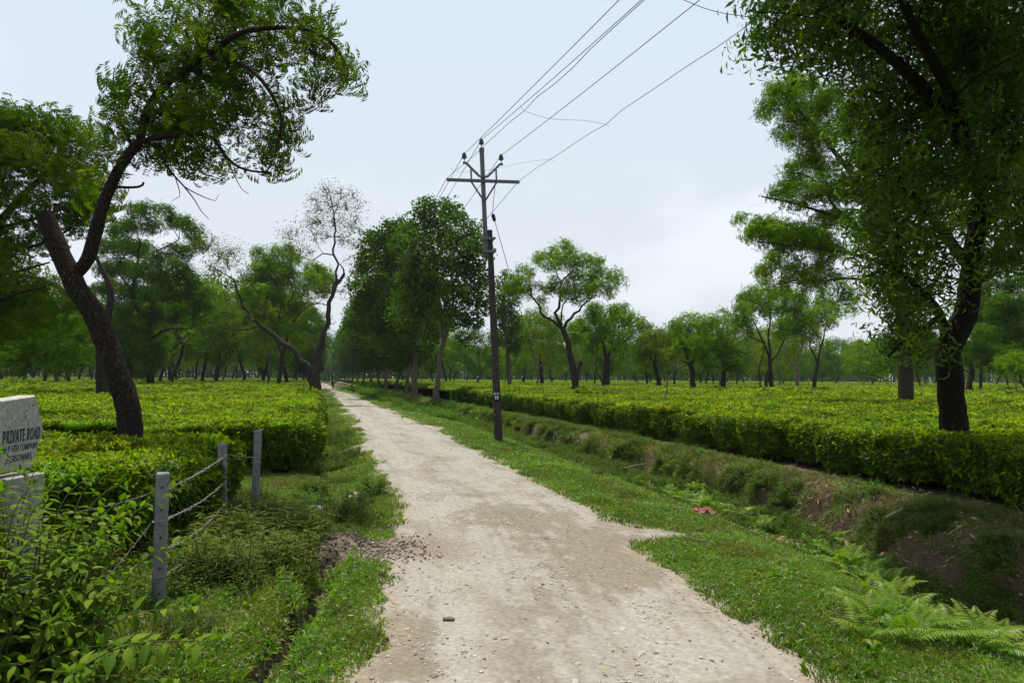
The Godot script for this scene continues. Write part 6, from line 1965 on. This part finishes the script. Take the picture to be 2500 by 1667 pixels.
	"C": [-1.87, 6.08, 2.18, 0.67, -0.48, 6.78, -0.23, 0.6, 0.9, 6.96, -2.35, 0.62, -0.92, 5.86, -0.09, 0.7, -0.13, 6, 0.72, 0.79, 0.51, 6.11, 1.95, 0.68, 1.25, 6.4, 2.06, 0.48, -1.29, 5.77, -1.91, 0.62, 0.84, 5.46, 0.04, 0.8, 2.48, 5.81, -2.09, 0.83, 1.99, 5.72, 2.14, 0.48, 2.48, 6.47, 1.23, 0.39, 1.79, 4.95, 2.16, 0.67, -0.87, 4.92, 0.49, 0.79, -0.32, 4.74, 2.11, 0.77, 1.11, 4.61, 1.17, 0.78, -0.27, 4.14, 0.44, 0.69, -1.38, 4.21, 0.93, 0.59, 0.05, 3.88, 2.15, 0.67, 1.57, 4.17, 2.22, 0.58, 3.56, 5.1, -2.26, 0.41]},
	{"n": "spreading_shade_tree", "l": "low brownish tree with drooping bare boughs", "k": "pinnate", "ti": "pdark", "g": "", "dn": 6, "bare": 0, "at": [17.35, 0, -56],
	"L": [[0.340, 0.260, -0.02, 0.14, 0, -0.01, 0.91, 0, 0.05, 1.87, 0, 0.01, 2.64, 0], [0.140, 0.040, 0.01, 2.64, 0, -0.71, 2.83, 0, -1.39, 2.73, 0, -1.78, 2.44, 0], [0.140, 0.040, 0.06, 2.55, 0, 0.83, 2.84, 0, 1.5, 2.46, 0, 2.07, 1.98, 0], [0.120, 0.040, 0.01, 2.64, 0, -0.13, 3.6, 0, -0.7, 3.99, 0]],
	"C": [-1.43, 3.47, 1.15, 0.57, -0.4, 3.8, -0.03, 0.58, 0.25, 3.88, 0.35, 0.57, 1.07, 3.62, -0.11, 0.58, -1.16, 2.9, 1.5, 0.56, 0.04, 3.01, 0.67, 0.57, 0.75, 2.91, 1.41, 0.56, 0.87, 2.36, -0.15, 0.48, -0.95, 2.85, -1.52, 0.4, 1.82, 3.05, -0.35, 0.49]},
	{"n": "sapling", "l": "thin pale sapling with a forked bare stem in the tea", "k": "twig", "ti": "yellow", "g": "", "dn": 25, "bare": 1, "at": [5.62, 0, -25],
	"L": [[0.035, 0.022, -0.02, 0.36, 0, 0, 0.96, 0, 0.04, 1.39, 0, 0.09, 1.78, 0], [0.020, 0.008, 0.09, 1.78, 0, 0.26, 1.99, 0, 0.41, 2.25, 0, 0.48, 2.47, 0], [0.014, 0.006, 0.09, 1.78, 0, 0.05, 2.08, 0, -0.04, 2.29, 0]],
	"C": [0.04, 1.08, -0.21, 0.07, 0.44, 2.46, 0.17, 0.13, 0.19, 2.29, 0.29, 0.11]},
	{"n": "shade_tree", "l": "dense dark tree just past the power pole", "k": "broad", "ti": "broad", "g": "", "dn": 9, "bare": 0, "at": [-0.2, 0, -70],
	"L": [[0.340, 0.280, 0.04, 0.08, 0, 0, 0.92, 0, -0.07, 2.36, 0, -0.26, 4.4, 0], [0.200, 0.060, -0.26, 4.4, 0, -0.58, 7.18, 0, -0.61, 10.7, 0], [0.200, 0.060, -0.2, 4.28, 0, 0.27, 6.58, 0, 0.01, 9.01, 0], [0.140, 0.050, -0.07, 2.6, 0, 0.53, 3.56, 0, 1, 4.65, 0]],
	"C": [-0.62, 12.32, -0.2, 0.48, -0.97, 11.18, 0.07, 0.72, -0.12, 10.75, -0.36, 0.85, -0.83, 9.66, 0.62, 0.84, 0.13, 9.32, -0.63, 0.85, -0.73, 8.38, -1.13, 0.86, 0.26, 7.97, -2.06, 0.99, -0.81, 6.75, 0.96, 0.95, 0.27, 6.32, 0.25, 0.96, -0.59, 5.45, -1.63, 0.86, 0.63, 4.83, 1.38, 0.71, 1.09, 5.75, 1.92, 0.7, -1.18, 8.66, 0.94, 0.71, -1.25, 5.73, 2.06, 0.7, 0.88, 7.17, -1.36, 0.74]},
	{"n": "shade_tree", "l": "feathery mid-green tree between the pole and the open spreading tree", "k": "pinnate", "ti": "plight", "g": "", "dn": 5, "bare": 0, "at": [3.9, 0, -88],
	"L": [[0.400, 0.300, 0.03, -0.04, 0, 0, 1.02, 0, -0.08, 2.53, 0, -0.32, 4.49, 0], [0.200, 0.060, -0.32, 4.49, 0, -1.08, 6.61, 0, -1.55, 8.13, 0], [0.200, 0.060, -0.29, 4.49, 0, 0.59, 6.62, 0, 1.04, 7.84, 0]],
	"C": [-1.96, 9.2, -1.92, 0.93, -0.83, 9.11, 1.12, 0.9, 0.17, 8.43, 2.22, 0.89, 1.19, 8.11, 2.51, 0.88, -1.58, 7.72, 1.53, 1.04, -0.28, 7.22, 2.49, 1.03, 1.17, 6.91, 0.43, 1.06, -1.98, 6.33, -0.46, 0.91, -0.53, 5.79, 1.53, 0.89, 1.77, 7.37, 2.63, 0.73, -2.74, 8.21, -1.2, 0.92, 0.6, 5.44, 2.71, 0.73, -1.28, 5.03, 1.8, 0.74, 1.57, 5.66, 1.28, 0.75, -2.6, 5.36, 0.76, 0.9]},
	{"n": "tall_shade_tree", "l": "tall feathery light green tree reaching out behind the dark glossy tree", "k": "pinnate", "ti": "plight", "g": "", "dn": 17, "bare": 0, "at": [16.12, 0, -28],
	"L": [[0.300, 0.240, -0.02, -0.15, 0, 0.03, 2.27, 0, -0.03, 4.63, 0, -0.38, 7.35, 0], [0.160, 0.050, -0.38, 7.35, 0, -1.36, 9.4, 0, -2.85, 11.47, 0, -4.02, 12.85, 0, -4.7, 13.55, 0], [0.100, 0.025, -0.39, 7, 0, -2.64, 8.25, 0.5, -4.68, 8.78, 1, -6.33, 8.97, 1.5], [0.100, 0.025, -0.32, 6.49, 0, -2.59, 6.81, 1, -5.04, 6.97, 1.8, -6.7, 7.08, 2], [0.150, 0.050, -0.38, 7.35, 0, 0.86, 9.59, 0, 2.1, 11.15, 0], [0.090, 0.020, -0.25, 5.64, 0, -1.86, 6.05, -0.5, -3.36, 5.93, -1, -4.23, 5.93, -1], [0.070, 0.020, -2.64, 8.25, 0.5, -3.87, 9.87, 0.7, -5.15, 10.11, 1]],
	"C": [-5.38, 13.11, 1.45, 0.67, -3.99, 13.88, 0.29, 0.7, -5.58, 12.92, 0.67, 0.5, -5.32, 13.15, -0.91, 0.3, -4.33, 13.01, -0.2, 0.71, -2.92, 13.5, -1.43, 0.88, -2.63, 13.71, -0.55, 0.79, -4.44, 12.4, -0.93, 0.43, -3.78, 12.17, -0.27, 0.71, -4.65, 11.66, 0.21, 0.32, -2.73, 12.28, -1.14, 0.8, -3.54, 11.26, -0.56, 0.66, -3.56, 11.05, -1.64, 0.54, -2.9, 10.8, -0.82, 0.66, -4.35, 10.69, -0.72, 0.26, -5.19, 9.44, 0.84, 0.44, -3.79, 10.2, -1.12, 0.6, -5.41, 9.36, 0.42, 0.32, -4.15, 9.37, 1.33, 0.61, -5.18, 8.74, 1.56, 0.33, -4.47, 8.71, 1.19, 0.31, -3.37, 9.19, 0.85, 0.56, -3.02, 8.58, -0.63, 0.53, -5.69, 7.92, 0.77, 0.5, -6.49, 7.8, 1.57, 0.33, -6.37, 8.6, -0.95, 0.27, -4.8, 7.94, -0.21, 0.58, -6.91, 7.4, 1.7, 0.3, -4.8, 7.43, 1.62, 0.67, -3.94, 7.24, 1.33, 0.67, -2.91, 8.31, 0.51, 0.63, -3.84, 14.99, -1.3, 0.4, -4.69, 14.56, -1.62, 0.34, -1.73, 12.56, -0.4, 0.98, -1.82, 10.76, 0.97, 0.93, -2.11, 9.69, 0.26, 0.96, -0.96, 9.3, 0.5, 0.95, -1.37, 7.98, 0.61, 0.94, -0.41, 9.89, 1.76, 0.84, 1.44, 9.2, -0.3, 0.91, 3.02, 10.12, -1.18, 0.8, 3.42, 8.67, -0.82, 0.79, -6.09, 7.38, 1.46, 0.61, -5.98, 7.89, -0.11, 0.47, -5.14, 7.16, 1.18, 0.68, -3.43, 7.68, -0.75, 0.73, -2.97, 7.01, 0.19, 0.64, -4.58, 7.01, -1.58, 0.56, -5.29, 6.36, -1.06, 0.49, -4.95, 6.1, 1.37, 0.62, -3.78, 6.16, 0.66, 0.58, -4.26, 5.99, -1.49, 0.43, -3.97, 5.65, 0.14, 0.47, -3.01, 5.76, 0.24, 0.53, -2.42, 5.17, 0.21, 0.41, -1.67, 4.76, -0.96, 0.24, -2.48, 5.51, -1.57, 0.31, -5.53, 5.67, -0.12, 0.27]},
	{"n": "spreading_shade_tree", "l": "many-stemmed tree with bare lower boughs and pale green crown", "k": "pinnate", "ti": "plight", "g": "", "dn": 7, "bare": 0, "at": [22.1, 0, -58],
	"L": [[0.300, 0.240, -0.02, -0.12, 0, 0, 1.21, 0, -0.1, 2.67, 0, -0.15, 3.53, 0], [0.200, 0.160, -0.94, -0.09, 1, -0.89, 0.86, 1, -0.77, 1.94, 0.8, -0.31, 2.79, 0.4], [0.100, 0.060, -1.72, -0.41, 2, -1.68, 0.88, 2, -1.66, 2.17, 1.6, -1.26, 3.61, 1.2, -0.93, 5.06, 1], [0.150, 0.050, -0.15, 3.4, 0, -0.68, 5.11, 0, -1.27, 6.33, 0, -1.75, 7.31, 0], [0.150, 0.050, -0.09, 3.53, 0, -0.18, 5.36, 0, -0.04, 7.08, 0, -0.27, 8.31, 0], [0.130, 0.050, -0.03, 3.28, 0, 0.78, 4.51, 0, 1.41, 5.86, 0, 1.92, 7.09, 0], [0.100, 0.030, -0.56, 4.87, 0, -1.65, 5.35, 0, -2.5, 5.84, 0]],
	"C": [-1.64, 8.78, -2.07, 0.76, -1.33, 9.22, -0.42, 0.74, -1.15, 8.59, 1.74, 0.83, 1.02, 9.1, -1.38, 0.87, 1.32, 8.89, 0.35, 0.85, 1.6, 8.46, 1.97, 0.71, 3.82, 8.31, -2.1, 0.63, -3.18, 7.47, 2.06, 0.71, -1.38, 7.97, -0.34, 0.86, -0.3, 7.68, 0.08, 0.85, 1.62, 7.87, -1.68, 0.88, 1.86, 7.54, 0.47, 0.85, -3.27, 6.71, 1.25, 0.6, -2.34, 6.62, 0.98, 0.72, 0.65, 6.49, 1.31, 0.72, 2.52, 6.63, -0.27, 0.74, -3.2, 5.67, 0.63, 0.54, -1.88, 5.91, -1.1, 0.62, 2.65, 6.99, 1.14, 0.6, 1.63, 5.58, 0.65, 0.6, 0.48, 5.54, 1.11, 0.54]},
	{"n": "slender_tree", "l": "slender dark tree with small scattered leaf clumps", "k": "pinnate", "ti": "plight", "g": "", "dn": 6, "bare": 0, "at": [25.68, 0, -58],
	"L": [[0.260, 0.200, -0.07, -0.1, 0, 0, 1.11, 0, 0.17, 2.7, 0, 0.36, 3.55, 0], [0.140, 0.040, 0.36, 3.55, 0, 0.63, 4.53, 0, 1.02, 5.88, 0, 1.22, 7.11, 0], [0.120, 0.040, 0.3, 3.31, 0, -0.23, 4.65, 0, -0.33, 5.87, 0, -0.07, 6.85, 0]],
	"C": [1.22, 8.37, -1.45, 0.63, 1.9, 8.2, -1.02, 0.68, 2.41, 7.71, -1.05, 0.56, 1.21, 7.39, -0.35, 0.74, 0.05, 7.32, 0.3, 0.67, -0.9, 6.76, 1.07, 0.6, 1.24, 6.57, -1, 0.62, -0.71, 5.99, 0.03, 0.55, -0.58, 5.54, 1.39, 0.54, 1.06, 6.54, 0.99, 0.48, -0.99, 4.95, 1.2, 0.42]},
	{"n": "pale_forked_tree", "l": "pale-barked forked tree with bare boughs among the tea", "k": "twig", "ti": "yellow", "g": "", "dn": 6, "bare": 2, "at": [29.32, 0, -70],
	"L": [[0.280, 0.220, -0.07, 0.08, 0, -0.03, 0.96, 0, 0.02, 2.14, 0, 0.06, 2.87, 0], [0.140, 0.070, 0, 2.72, 0, -0.69, 3.6, 0, -1.34, 4.63, 0], [0.140, 0.080, 0.06, 2.8, 0, 0.23, 3.9, 0, 0.24, 4.93, 0], [0.070, 0.030, 0.11, 3.09, 0, 0.79, 3.91, 0]],
	"C": [-1.23, 5.09, -0.44, 0.59, 0.63, 5.57, -0.8, 0.67, 0.83, 4.33, 0.6, 0.51]},
	{"n": "spreading_shade_tree", "l": "dark feathery tree behind the glossy tree's trunk", "k": "pinnate", "ti": "pdark", "g": "", "dn": 7, "bare": 0, "at": [34.88, 0, -52],
	"L": [[0.320, 0.260, -0.09, 0.06, 0, -0.06, 1.04, 0, 0.08, 2.13, 0, 0.17, 3.11, 0], [0.260, 0.200, -0.3, 0.06, 0, -0.28, 0.71, 0, -0.04, 1.58, 0], [0.160, 0.050, 0.17, 3.11, 0, 0.66, 4.87, 0, 1.7, 6.53, 0], [0.140, 0.050, 0.17, 3, 0, -0.23, 4.32, 0, 0.03, 5.96, 0], [0.100, 0.030, 0.09, 2.35, 0, -0.5, 2.67, 0, -0.82, 3, 0]],
	"C": [2.21, 7.68, -1.49, 1.01, 1.66, 7.64, 0.88, 0.97, 4.04, 7.4, -0.91, 1, 1.73, 6.8, -1.82, 0.91, 2.13, 6.58, -0.62, 1.11, 4.1, 6.33, -1.5, 1.13, -0.39, 5.48, 0.62, 0.86, -0.58, 5.15, 2.45, 0.94, 2.35, 4.99, -0.06, 0.99, 3.83, 5.02, -0.43, 0.99, -1.28, 4.24, 1.58, 0.74, 0.37, 4.08, 0.55, 0.87, 1.29, 3.75, 0.91, 0.86, 1.42, 3.7, 2.36, 0.84, -0.67, 3.3, 0.94, 0.64, 0.85, 3, 0.59, 0.65, 2.37, 2.8, 0.12, 0.65, 4.42, 2.94, -1.02, 0.67, 3.83, 6.17, 0.5, 0.98, 6.07, 4.46, -2.41, 1.03, 3.5, 10.66, -1.58, 0.9, 5.05, 11.34, -2.12, 1.02, 2.46, 9.2, -0.96, 0.78, 3.83, 9.08, -0.85, 1, 4.34, 9.33, -0.18, 0.99, 2.24, 8.59, -1.49, 0.68, 3.86, 7.68, 0.69, 0.97]},
	{"n": "sapling", "l": "young feathery tree on a thin straight stem", "k": "pinnate", "ti": "plight", "g": "", "dn": 10, "bare": 0, "at": [28.07, 0, -38],
	"L": [[0.050, 0.030, -0.02, -0.09, 0, 0.01, 0.86, 0, -0.03, 1.82, 0, -0.05, 2.45, 0], [0.030, 0.010, -0.05, 2.45, 0, -0.22, 2.85, 0, -0.53, 3.09, 0]],
	"C": [-0.5, 2.94, -0.15, 0.4, 0.16, 3.02, -0.29, 0.48, 0.37, 2.78, -0.04, 0.44, -0.56, 2.53, 0.35, 0.4, -1.42, 2.59, 0.68, 0.27, -0.24, 2.37, 0.66, 0.31]},
	{"n": "glossy_tree", "l": "large dark tree with long glossy leaves overhanging the bank", "k": "lance", "ti": "lance", "g": "", "dn": 58, "bare": 0, "at": [7.49, 0, -11.6],
	"L": [[0.220, 0.190, -0.01, 0.3, 0, 0, 0.88, 0, -0.02, 1.26, 0, -0.05, 1.75, 0, -0.06, 2.12, 0, -0.04, 2.36, 0, 0.08, 2.61, 0, 0.23, 2.88, 0], [0.185, 0.120, 0.23, 2.88, 0, 0.31, 3.22, 0, 0.37, 3.68, 0, 0.48, 4.39, 0, 0.57, 5.18, 0], [0.130, 0.050, 0.57, 5.18, 0, -0.32, 5.74, 0.8, -1.32, 6.13, 1.6, -2.42, 6.36, 2.4, -3.22, 6.39, 3], [0.120, 0.050, 0.53, 4.96, 0, 1.14, 6.15, -0.3, 1.39, 7.36, -0.5, 1.21, 8.44, -0.4, 0.88, 9.46, -0.2], [0.100, 0.040, 0.37, 3.68, 0, -0.5, 4.25, 0.6, -1.31, 4.63, 1.2, -1.9, 5.01, 1.6], [0.090, 0.030, -0.04, 2.35, 0, -0.41, 2.94, 0.3, -0.98, 3.3, 0.7, -1.54, 3.58, 1], [0.100, 0.030, 0.48, 4.39, 0, 1.31, 4.95, -0.5, 2.23, 5.71, -1], [0.060, 0.020, -0.35, 2.88, 0.3, -0.81, 2.65, 0.6, -1.26, 2.43, 0.8, -1.58, 2.17, 0.9], [0.100, 0.040, 0.57, 5.18, 0, -0.83, 5.99, 1.5, -2.32, 6.39, 3, -3.23, 6.73, 4], [0.050, 0.020, 0.34, 3.4, 0, 1.06, 3.75, -0.4, 1.81, 4.19, -0.8]],
	"C": [-4.17, 6.82, 2.49, 0.22, -4.08, 6.62, 2.04, 0.19, -3.67, 6.96, 1.68, 0.33, -3.4, 7.1, 1.77, 0.38, -3.41, 6.26, 2.59, 0.38, -3.26, 6.62, 1.34, 0.25, -3.16, 6.57, 2.65, 0.43, -2.5, 6.49, 1.77, 0.47, -3.62, 6.52, 3.06, 0.36, -3.55, 7.45, 1.69, 0.36, -2.65, 7.55, 1.86, 0.58, -1.46, 7.98, 0.29, 0.68, -1.12, 7.35, 0.41, 0.67, -1.71, 6.4, 0.82, 0.58, -1.07, 6.39, 0.52, 0.66, -1.73, 5.76, 0.72, 0.52, -1.22, 5.54, 0.98, 0.64, -2.13, 4.77, 1.78, 0.53, -1.22, 4.77, 1.17, 0.63, -1.52, 4.63, 0.41, 0.47, -1.81, 4, 1.72, 0.59, -1.59, 4.05, 0.25, 0.37, -1.6, 3.56, 1.11, 0.5, -1.27, 3.82, 1.41, 0.49, -0.83, 5.87, 0.99, 0.7, -0.18, 7.23, 0.22, 0.82, -0.57, 7.79, 0.64, 0.79, 0.91, 8.17, -0.31, 0.86, 1.38, 7.49, -0.8, 0.89, 1.14, 6.57, -0.82, 0.82, 1.14, 5.68, -0.23, 0.57, 1.04, 6.31, 0.23, 0.68, -0.33, 5.15, 0.78, 0.65, 0.34, 4.62, -0.38, 0.5, 0.88, 4.7, -0.11, 0.49, 1.49, 5.16, -0.43, 0.51, 1.13, 7.37, 0.25, 0.68, 0.71, 8.41, -0.77, 0.67, 0.43, 7.97, 0.57, 0.6, 0.96, 7.44, 0.39, 0.61, 0.21, 7.12, 0.46, 0.6, 1.19, 6.87, -0.24, 0.64, 0.83, 6.94, -0.79, 0.67, 0.57, 3.71, 0.67, 0.46, 1.53, 5.77, -0.27, 0.71, 1.77, 4.66, -0.53, 0.66, 0.43, 5.08, 0.55, 0.53, -0.7, 3.41, 0.87, 0.35, 0.88, 3.99, -0.13, 0.35, 1.63, 4.32, -0.66, 0.37, -0.53, 3.25, 0.04, 0.49, -1.12, 3.11, 0.34, 0.41, -1.78, 3.32, 0.97, 0.29, -1.21, 2.62, 0.95, 0.38, -1.39, 2.31, 0.74, 0.33, -1.15, 2.03, -0.01, 0.21, -1.15, 2.23, 1.2, 0.25, -1.57, 2.66, 1.24, 0.31, -2.62, 7.95, 2.29, 0.61, -1.43, 8.31, 1.57, 0.72, -1.74, 7.46, 3.13, 0.61, -1.3, 7.1, 3.44, 0.59, -0.56, 6.9, 3.27, 0.6, 0.03, 6.39, 2.37, 0.66, 0.17, 5.38, 2.29, 0.61, -0.76, 4.11, 3.13, 0.46, -2.5, 8.28, 3.12, 0.66, -0.87, 9.03, 2.31, 0.72, 0.37, 8.99, 2.21, 0.73, -2.81, 8.79, 2.12, 0.57, -3.12, 6.64, 5.9, 1.04, -2.99, 6.77, 4.76, 0.92, -3.19, 8.09, 3.55, 0.83, -3.47, 8.23, 2.87, 0.94, -3.49, 8.45, 2.19, 1.03, -3.53, 9.78, 0.54, 0.83, -2.5, 6.08, 5.91, 1.02, -2.44, 7.19, 5.18, 1.02, -1.92, 7.53, 4.07, 0.97, -1.93, 8.21, 3.09, 1.04, -2.38, 8.92, 1.49, 0.84, -2.54, 9.14, 1.03, 0.95, -1.06, 6.03, 6.4, 0.88, -1.2, 7.01, 4.7, 0.92, -1.5, 8.03, 3.74, 0.81, -0.95, 8, 2.65, 1, -1.13, 8.43, 1.91, 0.81, -0.87, 9.09, 1.01, 0.99, 0.17, 6.47, 5.66, 0.89, 0.05, 6.73, 4.93, 0.99, 0.11, 7.42, 3.66, 1.04, -0.25, 8.11, 3.18, 1.03, 0.16, 8.79, 1.93, 0.88, -0.37, 9.07, 0.9, 0.84, 1.26, 6.23, 5.85, 0.81, 0.93, 7.15, 4.56, 0.86, 1.14, 7.62, 3.82, 0.91, 1.2, 7.68, 3.21, 0.92, 0.65, 9.15, 1.53, 1.04, 1.11, 9.23, 0.65, 0.91, 2.2, 6.07, 6.28, 0.91, 2.21, 7.56, 4.55, 0.91, 2.12, 7.58, 3.91, 0.87, 1.71, 8.09, 2.93, 1.05, 2.05, 9.05, 1.43, 0.88, 1.8, 9.45, 1.08, 1.02]},
	]
